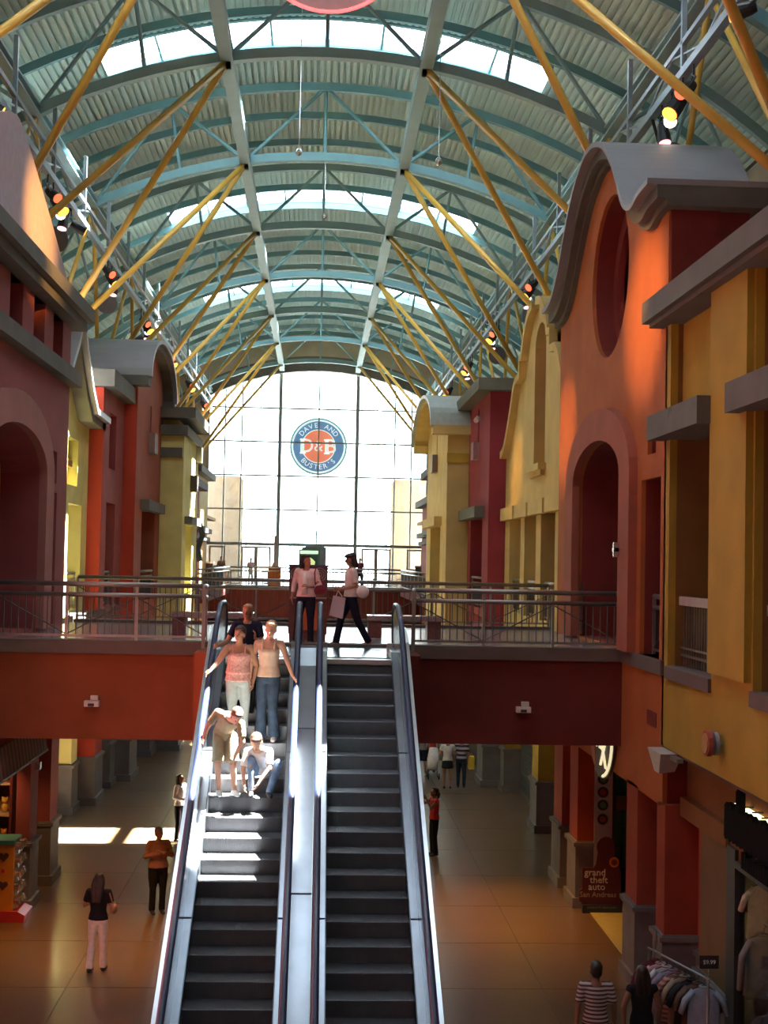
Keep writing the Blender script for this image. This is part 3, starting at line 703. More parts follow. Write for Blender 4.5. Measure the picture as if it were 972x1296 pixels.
bx('ledge', l1, CONC, s, X-.25, X, 19.3, 30.6, 11.15, 11.48)
gb = [(30.75, 13.02), (30.2, 13.15), (29.2, 13.6), (27.6, 14.3), (26.2, 14.85), (25.0, 15.3), (24.5, 15.4)]
put('gable', MB().panel([gb+[(p[0]*-1+48.8, p[1]) for p in reversed(gb)]], s*(X-.05), s*(X+1.1), 'x'), mat('gable_grey_pink', (.50, .38, .40), .7, bump=.2), l1)
c = 25.0
outer = [(c+3.2*math.cos(math.pi*i/18), 8.95+1.42*math.sin(math.pi*i/18)) for i in range(19)]
inner = [(c+2.44*math.cos(math.pi*i/18), 8.95+.80*math.sin(math.pi*i/18)) for i in range(19)]
put('arch_surround', MB().panel([[(c+3.2, 5.76)]+outer+[(c-3.2, 5.76), (c-2.44, 5.76)]+list(reversed(inner))+[(c+2.44, 5.76)]], s*(X-.16), s*X, 'x'), stucco('surround_mauve', (.42, .17, .14)), l1)
bx('niche_back', l1, REDB, s, X+.5, X+.6, 28.4, 29.4, 8.75, 9.65)
bx('gallery_ceiling', l1, GALR, s, X+.8, X+3.5, 19.3, 30.3, 9.76, 9.9); bx('gallery_wall', l1, GALR, s, X+2.6, X+2.7, 19.3, 30.3, 5.7, 9.76)
for y0, y1 in ((19.4, 20.3), (21.6, 22.4), (27.45, 28.2), (29.55, 30.4)): pillar(l1, MAUV, s, X, y0, y1, 3.45, .28 if y0 == 27.45 else .75)
bx('infill_wall', l1, ORRD, s, X+1.1, X+1.2, 28.9, 29.6, 0, 3.5)
bx('wall_fixture', l1, SILV, s, X-.1, X, 27.85, 28.0, 2.8, 2.95)
# --- L2 yellow gable front
X = 6.75
gp = [(39.4, 11.25), (37.2, 11.3), (36.4, 11.8), (35.4, 12.7), (34.7, 13.5), (34.0, 12.7), (33.0, 11.8), (32.2, 11.3), (30.6, 11.25)]
l2 = front('yellow_gable_front', 'bright yellow house front with pointed grey-capped gable between pink and red fronts', s, X, [(30.4, 3.4), (38.9, 3.4), (38.9, 11.2)]+[(p[0], p[1]-.1) for p in gp[1:-1]]+[(30.4, 11.2)],
           [rect(35.7, 37.2, 9.2, 10.5), rect(36.0, 38.0, 5.76, 8.7), rect(32.2, 34.2, 5.76, 8.7), rect(32.4, 33.9, 9.2, 10.5)], LEM, .6)
swept_cap('gable_cap', l2, CAPM, s, X-.55, X+1.5, gp, .16, .12); swept_cap('cap_moulding', l2, CONC, s, X-.4, X+1.3, gp, .22, -.04)
bx('window_back', l2, YEL, s, X+.5, X+.6, 35.5, 37.4, 9.0, 10.7); bx('window_back', l2, YEL, s, X+.5, X+.6, 32.2, 34.1, 9.0, 10.7)
bx('gallery_wall', l2, GALY, s, X+1.8, X+1.9, 30.6, 38.8, 5.7, 9.7)
for y0, y1 in ((31.6, 32.4), (37.5, 38.4)): pillar(l2, LEM, s, X, y0, y1)
shutter(l2, s, X+.5, 32.4, 37.5)
# --- L3 red tower
X = 6.35
l3 = front('red_tower_front', 'bright red house front with flat cornice and recessed window, left side', s, X, rect(39.2, 43.3, 3.4, 12.4), [rect(40.15, 41.45, 9.95, 11.65), rect(39.9, 41.6, 5.76, 8.9)], MAUV, .5)
bx('side_wall', l3, REDB, s, X, X+1.9, 38.9, 39.2, 3.4, 12.4); bx('window_back', l3, REDB, s, X+.5, X+.6, 40, 41.6, 9.8, 11.8)
bx('cornice', l3, CONC, s, X-.35, X+2.1, 38.6, 43.1, 12.25, 12.75); bx('gallery_wall', l3, GALR, s, X+1.8, X+1.9, 39.2, 43.3, 5.7, 9.7)
pillar(l3, REDB, s, X, 38.95, 40.3); pillar(l3, STONE, s, X, 41.8, 42.7); shutter(l3, s, X+.5, 40.3, 41.8)
# --- L4 orange-red barrel roof
l4 = barrel_front('orange_barrel_front', 'brick orange house front with grey barrel roof and wall box, left side', s, 5.93, 43.1, 50.0, 13.15, 14.85, ORB, CAPM, 2.9, (44.8, 48.4), 8.9, 0, .5)
bx('side_wall_face', l4, REDB, s, 5.94, 8.0, 43.06, 43.1, 3.4, 12.85)
# --- L5 lemon stepped tower
X = 5.07
l5 = front('stepped_lemon_front', 'lemon yellow house front with stacked flat grey slabs on top, far left', s, X, rect(50.1, 55.8, 3.4, 11.9), [rect(51.2, 53.8, 5.76, 8.6)], LEM, .5)
bx('side_wall', l5, LEM, s, X, X+1.6, 49.75, 50.1, 3.4, 11.9)
bx('upper_block', l5, LEM, s, X+.25, X+1.4, 50.2, 55.4, 11.9, 12.5)
bx('top_slab', l5, CONC, s, X-.45, X+1.8, 49.3, 56.0, 12.5, 12.9); bx('middle_slab', l5, CONC, s, X-.15, X+1.8, 49.5, 55.9, 11.88, 12.25)
bx('lower_slab', l5, CONC, s, X+.05, X+1.6, 49.6, 50.2, 11.05, 11.4); bx('ledge', l5, CONC, s, X-.3, X, 50.6, 54.6, 8.55, 8.85)
for y, z in ((54.9, 11.2), (52.9, 9.9)): bx('sconce_box', l5, CONC, s, X-.25, X, y-.35, y+.35, z, z+.65)
bx('gallery_wall', l5, GALY, s, X+1.6, X+1.7, 50.1, 55.8, 5.7, 9.7)
pillar(l5, STONE, s, X, 50, 51.2); pillar(l5, LEM, s, X, 54.4, 55.6); shutter(l5, s, X+.5, 51.2, 54.4)
# --- farther fronts toward the window
for s, nm, X, y0, y1, zt, m, lb in ((-1, 'far_pink_front', 5.9, 57.0, 66.0, 10.6, MAUV, 'low dusky pink front with grey ledges near the big window, left'), (-1, 'far_orange_front', 6.2, 66.2, 74.6, 11.6, YELL, 'pale orange front beside the window deck, left'),
                             (1, 'far_orange_front', 5.6, 57.4, 66.0, 11.4, ORB, 'small orange front behind the barrel roofed front, right'), (1, 'far_pink_front', 6.0, 66.2, 74.6, 10.3, MAUV, 'low pink front with twisted bracket near the window, right')):
    t = front(nm, lb, s, X, rect(y0, y1, 3.4, zt), [rect(y0+2, y0+4.4, 5.76, 8.2)], m, .5)
    bx('cornice', t, CONC, s, X-.4, X+1.2, y0-.3, y1+.3, zt, zt+.35); bx('ledge', t, CONC, s, X-.3, X, y0, y1, 8.6, 8.85)
    bx('ledge', t, CONC, s, X-.2, X, y0, y1, 8.2, 8.4)
    bx('side_wall', t, m, s, X, X+1.5, y0-.3, y0, 3.4, zt); bx('gallery_wall', t, GALR, s, X+1.5, X+1.6, y0, y1, 5.7, 9.7)
    pillar(t, m, s, X, y0, y0+1.2); pillar(t, STONE, s, X, y1-1.4, y1-.2); shutter(t, s, X+.5, y0+1.2, y1-1.4)
for s in (-1, 1):
    put('wall_lower_'+('left' if s < 0 else 'right'), MB().box(s*7.6, s*7.8, -12, 90, 0, 5.2), stucco('lower_back_wall', (.16, .12, .09)), kind='structure')
    t = root('twisted_banner_bracket', (s*5.5, 62, 8), 'dark curved metal bracket on the far front, %s side' % side_word[s], 'bracket')
    put('blade', MB().bar([(s*5.5, 62, 8.9), (s*5.35, 62, 8.3), (s*5.55, 62, 7.7), (s*5.45, 62, 7.1)], .25, .12, up=(0, 1, 0)), CONC, t)
    put('mount', MB().box(s*5.4, s*5.95, 61.9, 62.1, 8.0, 8.1), CONC, t)
put('left_return_wall', MB().box(-6.3, -5.75, -12, 19.3, 0, 12.75), MAUV, kind='structure').name = 'wall_near_left'

# ------------------------------------------------------------------ railings
t = root('bridge_front_rail', (-3.8, 24.15, 5.72), 'metal guard rail on the front edge of the bridge, left of the escalators', 'railing')
rail(t, (-5.75, 24.1), (-1.98, 24.1), 5.72, 4)
rail(t, (-1.98, 24.1), (-1.92, 22.9), 5.72, 2, xbr=False)
t = root('bridge_front_rail', (3.8, 24.15, 5.72), 'metal guard rail on the front edge of the bridge, right of the escalators', 'railing')
rail(t, (1.82, 24.1), (5.68, 24.1), 5.72, 4)
rail(t, (1.82, 24.1), (1.72, 22.9), 5.72, 2, xbr=False)
t = root('bridge_rear_rail', (0, 31.9, 5.72), 'long metal guard rail on the rear edge of the bridge', 'railing')
rail(t, (-5.7, 31.9), (5.7, 31.9), 5.72, 9)
t = root('far_deck_rail', (0, 75.1, 5.72), 'guard rail along the far deck in front of the big window', 'railing')
rail(t, (-7.0, 75.1), (7.0, 75.1), 5.72, 8, bal=.2, xbr=False)
for s, a, b, nm in ((-1, 57.2, 75, 'left'), (1, 57.4, 75, 'right')):
    t = root('gallery_rail', (s*5.0, (a+b)/2, 5.72), 'gallery guard rail along the upper walkway beyond the bridge, %s side' % nm, 'railing')
    rail(t, (s*4.9, a), (s*4.9, b), 5.72, 8, bal=.25, xbr=False)
    rail(t, (s*4.9, a), (s*5.9, a), 5.72, 2, bal=.25, xbr=False)
    put('walkway', MB().box(s*4.85, s*6.3, a-.2, b, 5.3, 5.7), FASC, t)
for s, y0, y1, x, nm in ((-1, 44.8, 48.4, 6.0, 'orange barrel-roofed'), (1, 44.2, 47.6, 5.7, 'crimson'), (1, 39.35, 41.6, 6.3, 'sand yellow, farthest opening'), (1, 36.55, 38.6, 6.3, 'sand yellow, middle opening'), (1, 33.6, 35.75, 6.3, 'sand yellow, nearest opening'), (-1, 36.0, 38.0, 6.9, 'bright yellow gabled'), (-1, 39.9, 41.6, 6.5, 'red')):
    t = root('opening_rail', (s*x, (y0+y1)/2, 5.72), 'short guard rail in an upper opening of the %s front' % nm, 'railing', 'guard rails in the upper openings')
    rail(t, (s*x, y0+.02), (s*x, y1-.02), 5.72, 2, bal=.16, xbr=False)

# ------------------------------------------------------------------ escalators
STEPM = mat('step_aluminium', (.15, .155, .165), .42, metal=.6, noise=.15, nscale=5)
DECKS = mat('deck_steel', (.36, .39, .42), .30, metal=1.0, noise=.08, nscale=3)
PANELM = mat('balustrade_steel', (.20, .24, .28), .25, metal=.9, noise=.08, nscale=2)
SL = .202/.35
def nz(y, off=0): return min(5.70, 5.49+(y-20.85)*SL) + off
def step_mesh(wd):
    n = 44; prof = []
    for i in range(n):
        x = -wd/2+wd*i/n; d = wd/n
        prof += [(x, 0), (x+d*.45, 0), (x+d*.5, .008), (x+d*.95, .008)]
    prof.append((wd/2, 0))
    rows = [(.36, 0, 0), (.0, 0, 0), (-.012, -.012, 1), (-.004, -.10, 1), (.012, -.235, 1)]   # y, z, which way the groove sinks
    vs = []
    for y, z, k in rows:
        for x, g in prof: vs.append((x, y+(g if k else 0), z-(0 if k else g)))
    K = len(prof); fs = [(r*K+i, r*K+i+1, (r+1)*K+i+1, (r+1)*K+i) for r in range(len(rows)-1) for i in range(K-1)]
    return MB().add(vs, fs)
def escalator(x0, x1, ha, hb, dy, label):
    """x0..x1 steps, ha/hb handrail positions"""
    t = root('escalator', ((x0+x1)/2, 16, 0), label, 'escalator', None)
    me = step_mesh(x1-x0).mesh('step'); me.materials.append(STEPM)
    for i in range(27):
        z = 5.49+dy*SL-.202*i; y = 20.85+dy-.35*i
        if z > .03: link('step', me, t, ((x0+x1)/2, y, z))
    ylo = 20.85-(5.49/SL)
    for hx, inner in ((ha, x0), (hb, x1)):
        s = -1 if inner > hx else 1   # direction away from the steps
        pts = [(hx, 9.9, .98), (hx, 10.9, .98)]+[(hx, y, nz(y)+.86) for y in (11.6, 14, 17, 20, 20.8)]+[(hx, 21.5, 6.55), (hx, 22.3, 6.56)]
        pts += [(hx, 22.3+.38*math.sin(R(a)), 6.18+.38*math.cos(R(a))) for a in (25, 50, 75, 100, 125, 150)]
        pts += [(hx, 22.3, 5.84)]
        put('handrail_belt', MB().tube(pts, [(.045, .03)]*len(pts), 10, side=(1, 0, 0)), RUBBER, t, smooth=True)
        poly = [(10.2, .02), (10.2, .90), (11.0, .92)]+[(y, nz(y)+.80) for y in (11.7, 14, 17, 20.8)]+[(21.5, 6.50), (22.3, 6.51), (22.55, 6.42), (22.64, 6.18), (22.55, 5.95), (22.3, 5.82), (22.3, 5.7), (21.2, 5.66), (20.8, 5.42), (11.4, .02)]
        put('balustrade_panel', MB().panel([poly], hx-.022, hx+.022, 'x'), PANELM, t)
        # bright decking strips each side of the panel foot
        a, b = sorted((hx-s*.022, inner))
        put('inner_deck', MB().panel([[(11.3, .02), (11.3, .12)]+[(y, nz(y)+.11) for y in (11.6, 14, 17, 20.8)]+[(21.3, 5.82), (22.3, 5.82), (22.3, 5.70), (21.2, 5.68), (20.8, 5.44), (11.6, .02)]], a, b, 'x'), DECKS, t)
        for yj in (13.4, 16.2, 19.0):
            put('deck_joint', MB().box(a, b, yj-.008, yj+.008, nz(yj)+.10, nz(yj)+.122), STEELD, t)
        put('skirt_panel', MB().panel([[(y, nz(y)+.12) for y in (11.6, 21.0)]+[(21.0, 5.1), (11.6, -.0)]], inner-.006, inner+.006, 'x'), STEELD, t)
        put('end_cap', MB().box(a-.02, b+.02, 22.3, 22.34, 5.70, 5.9), STEEL, t, label='bright chrome end cap')
    put('comb_riser', MB().box(x0, x1, 21.19+dy, 21.22+dy, 4.9, 5.62), STEELD, t)
    put('comb_plate', MB().box(x0-.02, x1+.02, 21.19+dy, 21.5, 5.60, 5.70), STEEL, t, label='bright comb plate')
    put('landing_plate', MB().box(x0-.1, x1+.1, 21.5, 24.05, 5.60, 5.715), mat('landing_steel', (.22, .24, .26), .18, metal=.8), t)
    put('bottom_plate', MB().box(x0-.1, x1+.1, 8.9, 11.4, .0, .04), STEELD, t)
    return t
e1 = escalator(-1.41, -.37, -1.53, -.25, -.12, 'left escalator carrying people, sunlit steps and steel sides')
e2 = escalator(.21, 1.25, .09, 1.37, 0, 'right escalator with empty dark steps')
put('centre_deck', MB().panel([[(11.3, .02), (11.3, .2)]+[(y, nz(y)+.16) for y in (11.6, 14, 17, 20.8)]+[(21.4, 5.86), (22.2, 5.86), (22.2, 5.5), (21.2, 5.4), (20.8, 5.2), (11.6, .02)]], -.226, .036, 'x'), DECKS, e1)
for yj in (13.5, 16.5, 19.4): put('deck_joint', MB().box(-.226, .036, yj-.008, yj+.008, nz(yj)+.155, nz(yj)+.172), STEELD, e1)
for x0, x1, par, s in ((-1.66, -1.555, e1, -1), (1.395, 1.50, e2, 1)):
    put('outer_deck', MB().panel([[(10.2, .02), (10.2, .75)]+[(y, nz(y)+.55) for y in (11.6, 14, 17, 20.8)]+[(21.5, 6.2), (22.3, 6.2), (22.3, 5.5), (21.2, 4.6), (12.0, .02)]], x0, x1, 'x'), STEEL, par)
put('truss_casing', MB().panel([[(12.4, .02), (20.9, 4.95), (24.0, 5.30), (24.0, 4.2), (21.6, 4.2), (13.6, .02)]], -1.54, -.24, 'x'), FASC, e1)
put('truss_casing', MB().panel([[(12.4, .02), (20.9, 4.95), (24.0, 5.30), (24.0, 4.2), (21.6, 4.2), (13.6, .02)]], .05, 1.45, 'x'), FASC, e2)
lw = root('landing_side_wall', (0, 23.4, 3.97), 'red side walls flanking the escalator landing below the guard rails', 'wall')
put('side_panel', MB().box(-2.05, -1.70, 22.75, 24.04, 3.97, 5.66), stucco('landing_orange', (.33, .08, .03)), lw)  # orange tone holds the warm light falling on the left landing wall
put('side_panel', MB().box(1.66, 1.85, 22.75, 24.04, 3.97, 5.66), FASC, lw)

# ------------------------------------------------------------------ people
BAKE = []
def solid(par, name, m, mb, vox, label=None, sm=4):
    me = bpy.data.meshes.new(name); me.from_pydata(mb.v, [], mb.f)
    import bmesh
    bm = bmesh.new(); bm.from_mesh(me); bmesh.ops.recalc_face_normals(bm, faces=bm.faces); bm.to_mesh(me); bm.free()
    me.materials.append(m)
    o = bpy.data.objects.new(name, me); COL.objects.link(o); o.parent = par
    if label: o['label'] = label
    md = o.modifiers.new('r', 'REMESH'); md.mode = 'VOXEL'; md.voxel_size = vox; md.use_smooth_shade = True
    if sm:
        ms = o.modifiers.new('s', 'SMOOTH'); ms.factor = .5; ms.iterations = sm
    BAKE.append(o); return o
def plain(par, name, m, mb, label=None, smooth=True):
    me = mb.mesh(name, (0, 0, 0), smooth); me.materials.append(m)
    o = bpy.data.objects.new(name, me); COL.objects.link(o); o.parent = par
    if label: o['label'] = label
    return o
def cloth(name, c, n=.10, sc=14): return mat(name, c, .9, noise=n, nscale=sc, bump=.2, bscale=30, spec=.2)
SKIN = mat('skin_light', (.56, .31, .21), .55, noise=.05, nscale=10); SKIN2 = mat('skin_tan', (.40, .20, .12), .55, noise=.05); SKIN3 = mat('skin_brown', (.25, .12, .07), .55, noise=.05)
HDARK = mat('hair_dark', (.025, .015, .012), .45, noise=.3, nscale=40); HBLOND = mat('hair_blond', (.48, .30, .14), .5, noise=.25, nscale=40); HBROWN = mat('hair_brown', (.075, .036, .02), .6, noise=.3, nscale=40); HGREY = mat('hair_grey', (.30, .27, .25), .6, noise=.2, nscale=40)
EYE = mat('eye_dark', (.06, .04, .035), .3); LIP = mat('lip', (.42, .12, .10), .5)
V = Vector
def lerp(a, b, t): return V(a)*(1-t)+V(b)*t
def limb(mb, a, b, c, ra, rb, rc, n=10):
    """two-segment limb with tapered, slightly bulged segments"""
    a, b, c = V(a), V(b), V(c)
    mb.tube([a, lerp(a, b, .35), lerp(a, b, .75), b, lerp(b, c, .3), lerp(b, c, .65), c], [ra*.92, ra, (ra+rb)/2, rb, (rb+rc)/2*1.12, (rb+rc)/2*.95, rc], n)
    mb.ball(a, ra*.98, n=10, m=7); mb.ball(b, rb*1.02, n=10, m=7); return mb
DEF = dict(hip=(0, 0, .92), waist=(0, .0, 1.08), chest=(0, 0, 1.28), neck=(0, .01, 1.45), head=(0, -.02, 1.595), look=(0, -1, 0),
           sa=(-.175, 0, 1.40), sb=(.175, 0, 1.40), ea=(-.24, .03, 1.13), eb=(.24, .03, 1.13), wa=(-.25, -.03, .89), wb=(.25, -.03, .89), ha=(0, -.05, -1), hb=(0, -.05, -1),
           ia=(-.088, 0, .90), ib=(.088, 0, .90), ka=(-.10, -.02, .49), kb=(.10, -.02, .49), fa=(-.10, .02, .085), fb=(.10, .02, .085), ta=(0, -1, 0), tb=(0, -1, 0))
def person(label, loc, rot, h, J={}, skin=SKIN, hair=HDARK, hairlen=0, top=None, sleeve=.4, trousers=None, leg=1.0, skirt=None, shoe=None, shoelab=None, fat=1.0, child=1.0, vox=.013, flare=1.0, cap=False, strap=False, bust=0, ponytail=False, back=False, toplab=None, troulab=None, ruffle=None, curl=.35, group=None):
    j = dict(DEF); j.update(J); j = {k: V(v) for k, v in j.items()}
    t = bpy.data.objects.new('person', None); COL.objects.link(t); t.location = loc; t.rotation_euler = (0, 0, R(rot)); k = h/1.7; t.scale = (k, k, k)
    t['label'] = label; t['category'] = 'person'
    if group: t['group'] = group
    hs = child
    sv = (j['sb']-j['sa']).normalized(); up = (j['neck']-j['chest']).normalized()
    # ---- skin body, one continuous surface
    b = MB()
    b.tube([j['hip']-(j['waist']-j['hip'])*.35, j['hip'], j['waist'], lerp(j['waist'], j['chest'], .6), j['chest'], lerp(j['chest'], j['neck'], .45), lerp(j['chest'], j['neck'], .78), j['neck']],
           [(.10*fat, .08), (.15*fat, .105*fat), (.122*fat, .088*fat), (.135*fat, .10*fat), (.15*fat, .108*fat), (.155, .09), (.11, .065), (.055, .055)], 14, side=sv)
    lk = j['look'].normalized(); hd = j['head']; hup = (hd-j['neck']).normalized()*.5+V((0, 0, .5)); hup = (hup-lk*hup.dot(lk)*.9).normalized(); hr = lk.cross(hup).normalized()
    b.tube([j['neck']-up*.04, lerp(j['neck'], hd, .5), hd-lk*.01], [.058, .05, .05], 10)
    HM = Matrix((hr, -lk, hup)).transposed().to_4x4()      # local head frame: x = side, -y = face, z = up
    HM.translation = hd
    hm = MB(); hm.ball((0, .012, .03), .076*hs, .094*hs, .09*hs, 14, 10); hm.ball((0, -.022, -.035), .058*hs, .066*hs, .075*hs, 12, 8); hm.ball((0, -.052, -.075), .03, .03, .025, 8, 6)
    hm.tube([(0, -.085*hs, .02), (0, -.115*hs, -.018), (0, -.09*hs, -.03)], [.008, .014, .012], 6)
    for q in (-1, 1): hm.ball((q*.077*hs, .01, -.01), .012, .022, .032, 8, 6)
    hm.xf(HM); b.add(hm.v, hm.f)
    for s, S, Eb, W, D in (('a', j['sa'], j['ea'], j['wa'], j['ha']), ('b', j['sb'], j['eb'], j['wb'], j['hb'])):
        b.tube([lerp(j['neck'], S, .25)-up*.03, lerp(j['neck'], S, .7)-up*.02, S], [.055, .052, .05], 10)
        limb(b, S, Eb, W, .050*(1+.6*(fat-1)), .040, .026)
        d = D.normalized(); sd = -1 if s == 'a' else 1
        inn = V((-sd, 0, 0)); inn = inn-d*inn.dot(d); inn = inn.normalized() if inn.length > .2 else V((0, 0, -1)); 
        fw = d.cross(inn).normalized()      # across the palm
        if fw.y > 0: fw = -fw
        P = W+d*.085
        b.tube([W-d*.01, W+d*.03, P], [(.024, .020), (.036, .018), (.040, .014)], 10, side=fw)
        for q, (o_, L) in enumerate(((.030, .070), (.010, .078), (-.011, .072), (-.031, .056))):
            p0 = P+fw*o_-d*.008; p1 = p0+(d*math.cos(curl)+inn*math.sin(curl))*L*.45+fw*o_*.12; p2 = p1+(d*math.cos(curl*2.4)+inn*math.sin(curl*2.4))*L*.55
            b.tube([p0, p1, p2], [.0088, .0085, .007], 7)
        p0 = W+d*.025+fw*.032; b.tube([p0, p0+(d*.6+fw*.55+inn*.3)*.04, p0+(d*.95+fw*.45+inn*.5)*.062], [.012, .010, .008], 7)
    for S, K, F in ((j['ia'], j['ka'], j['fa']), (j['ib'], j['kb'], j['fb'])):
        limb(b, S, K, F, .082*fat, .056*(1+.5*(fat-1)), .036)
    for F, T in ((j['fa'], j['ta']), (j['fb'], j['tb'])):
        d = T.normalized(); b.tube([F-d*.05-V((0, 0, .045)), F-V((0, 0, .03)), F+d*.08-V((0, 0, .052)), F+d*.15-V((0, 0, .06))], [.030, .042, .038, .026], 10)
    solid(t, 'body', skin, b, vox*.72 if not back else vox)
    # face
    f = MB(); 
    for q in (-1, 1): f.ball((q*.029*hs, -.084*hs, .014), .0085, .006, .0055, 8, 6)
    f.xf(HM); plain(t, 'eyes', EYE, f)
    f = MB(); f.ball((0, -.092*hs, -.058), .022, .009, .007, 8, 6); f.xf(HM); plain(t, 'mouth', LIP, f)
    # hair
    if hair:
        q = MB(); q.ball((0, .034, .056), .088*hs, .094*hs, .088*hs, 14, 10); q.ball((0, .06, .0), .078*hs, .07*hs, .085*hs, 12, 8)
        q.ball((0, -.035, .100), .066*hs, .046*hs, .028*hs, 10, 7)
        if hairlen:
            for sx_ in (-.055, 0, .055):
                q.tube([(sx_*1.1, .065, .03), (sx_*1.3, .085, -.08), (sx_*1.25, .095, -.08-hairlen*.5), (sx_, .10, -.08-hairlen)], [.045, .05, .042, .02], 8)
            for sx_ in (-1, 1): q.tube([(sx_*.075, .02, .05), (sx_*.085, .02, -.04), (sx_*.08, .045, -.08-hairlen*.5)], [.025, .026, .018], 8)
        if ponytail: q.tube([(0, .10, .04), (0, .15, .01), (0, .155, -.08), (0, .13, -.17)], [.022, .035, .03, .01], 8)
        q.xf(HM); solid(t, 'hair', hair, q, vox, sm=2)
    if cap:
        q = MB(); q.ball((0, .01, .08), .10, .12, .055, 12, 8); q.tube([(0, -.06, .075), (0, -.14, .06)], [(.07, .012), (.05, .008)], 10, side=(1, 0, 0)); q.xf(HM); solid(t, 'beret', HDARK, q, vox, sm=2)
    # top
    if top:
        q = MB(); e = .016; f_ = fat
        z_top = .80 if not strap else .52
        pts = [j['hip'], lerp(j['hip'], j['waist'], .6), j['waist'], lerp(j['waist'], j['chest'], .6), j['chest'], lerp(j['chest'], j['neck'], .40)]
        rr = [(.168*f_+e, .118*f_+e), (.15*f_+e, .108*f_+e), (.128*f_+e, .094*f_+e), (.14*f_+e, .106*f_+e), (.152*f_+e, .112*f_+e+bust*.02), (.155+e, .095+e)]
        if strap:
            pts[-1] = lerp(j['chest'], j['neck'], .18); rr[-1] = (.148*f_+e, .105*f_+e)
        else:
            pts.append(lerp(j['chest'], j['neck'], .78)); rr.append((.115+e, .068+e))
        q.tube(pts, rr, 16, side=sv)
        if bust:
            for sx_ in (-1, 1): q.ball(j['chest']+sv*sx_*.065+V((0, -.085, -.0)), .055, .045, .055, 10, 8)
        if ruffle:
            q.tube([lerp(j['hip'], j['waist'], .9), lerp(j['hip'], j['waist'], .2), j['hip']-V((0, 0, .02))], [(.15*f_, .11*f_), (.175*f_, .13*f_), (.19*f_, .145*f_)], 16, side=sv)
            q.tube([lerp(j['waist'], j['chest'], .5), j['waist'], lerp(j['hip'], j['waist'], .65)], [(.15*f_, .11*f_), (.165*f_, .125*f_), (.178*f_, .135*f_)], 16, side=sv)
        if not strap and sleeve > 0:
            for S, Eb, W in ((j['sa'], j['ea'], j['wa']), (j['sb'], j['eb'], j['wb'])):
                q.tube([lerp(j['neck'], S, .35)-up*.03, lerp(j['neck'], S, .8)-up*.015, S], [.068, .066, .066], 10); q.ball(S, .066, n=10, m=8)
                if sleeve <= 1: q.tube([S, lerp(S, Eb, sleeve)], [.066, .062], 10)
                else:
                    q.tube([S, lerp(S, Eb, .5), Eb, lerp(Eb, W, sleeve-1)], [.064, .058, .052, .040], 10); q.ball(Eb, .053, n=10, m=7)
        solid(t, 'top', top, q, vox, toplab)
        if strap:
            q = MB()
            for S, sx_ in ((j['sa'], -1), (j['sb'], 1)):
                a = lerp(j['chest'], j['neck'], .15)+sv*sx_*.085+V((0, -.10, 0)); m_ = lerp(j['neck'], S, .55)+V((0, 0, .035)); c_ = lerp(j['chest'], j['neck'], .15)+sv*sx_*.08+V((0, .10, 0))
                q.tube([a, a+(m_-a)*.6+V((0, -.02, 0)), m_, c_], .009 if strap == 1 else .018, 6)
            plain(t, 'shoulder_straps', top, q)
    if trousers:
        q = MB(); q.tube([lerp(j['hip'], j['waist'], .55), lerp(j['hip'], j['waist'], .2), j['hip']-V((0, 0, .0)), lerp(j['ia'], j['ib'], .5)-V((0, 0, .06))], [(.132*fat+.01, .098*fat+.01), (.155*fat+.008, .11*fat+.008), (.165*fat+.008, .12*fat+.006), (.14*fat, .10*fat)], 16, side=(j['ib']-j['ia']))
        for S, K, F in ((j['ia'], j['ka'], j['fa']), (j['ib'], j['kb'], j['fb'])):
            r1, r2, r3 = .094*fat, .070, .055
            q.ball(S, r1*1.0, n=10, m=8)
            if leg <= .5: q.tube([S, lerp(S, K, leg*2)], [r1*1.02, r1*.98*flare], 12)
            else:
                en = lerp(K, F, (leg-.5)*2)+(V((0, 0, -.02)) if leg > .95 else V((0, 0, 0)))
                q.tube([S, lerp(S, K, .4), K, lerp(K, en, .5), en], [r1, r1*.95, r2, r3*1.08*(.5+flare*.5), r3*flare], 12); q.ball(K, r2, n=10, m=7)
        solid(t, 'shorts' if leg < .6 else 'trousers', trousers, q, vox, troulab)
    if skirt:
        q = MB(); q.tube([lerp(j['hip'], j['waist'], .7), j['hip'], lerp(j['ia'], j['ka'], .55)*.5+lerp(j['ib'], j['kb'], .55)*.5], [(.145, .11), (.178, .135), (.20, .155)], 16, side=sv); solid(t, 'skirt', skirt, q, vox)
    for F, T in ((j['fa'], j['ta']), (j['fb'], j['tb'])):
        d = T.normalized(); q = MB(); Z = V((0, 0, 1))
        q.tube([F-d*.07-Z*.05, F-d*.02-Z*.03, F+d*.08-Z*.045, F+d*.15-Z*.055, F+d*.19-Z*.06], [(.034, .030), (.045, .045), (.046, .038), (.042, .028), (.022, .018)], 12, side=d.cross(Z)); q.ball(F-Z*.02, .045, .045, .04, 10, 7)
        solid(t, 'shoe', shoe or BLACK, q, vox, shoelab)
    return t

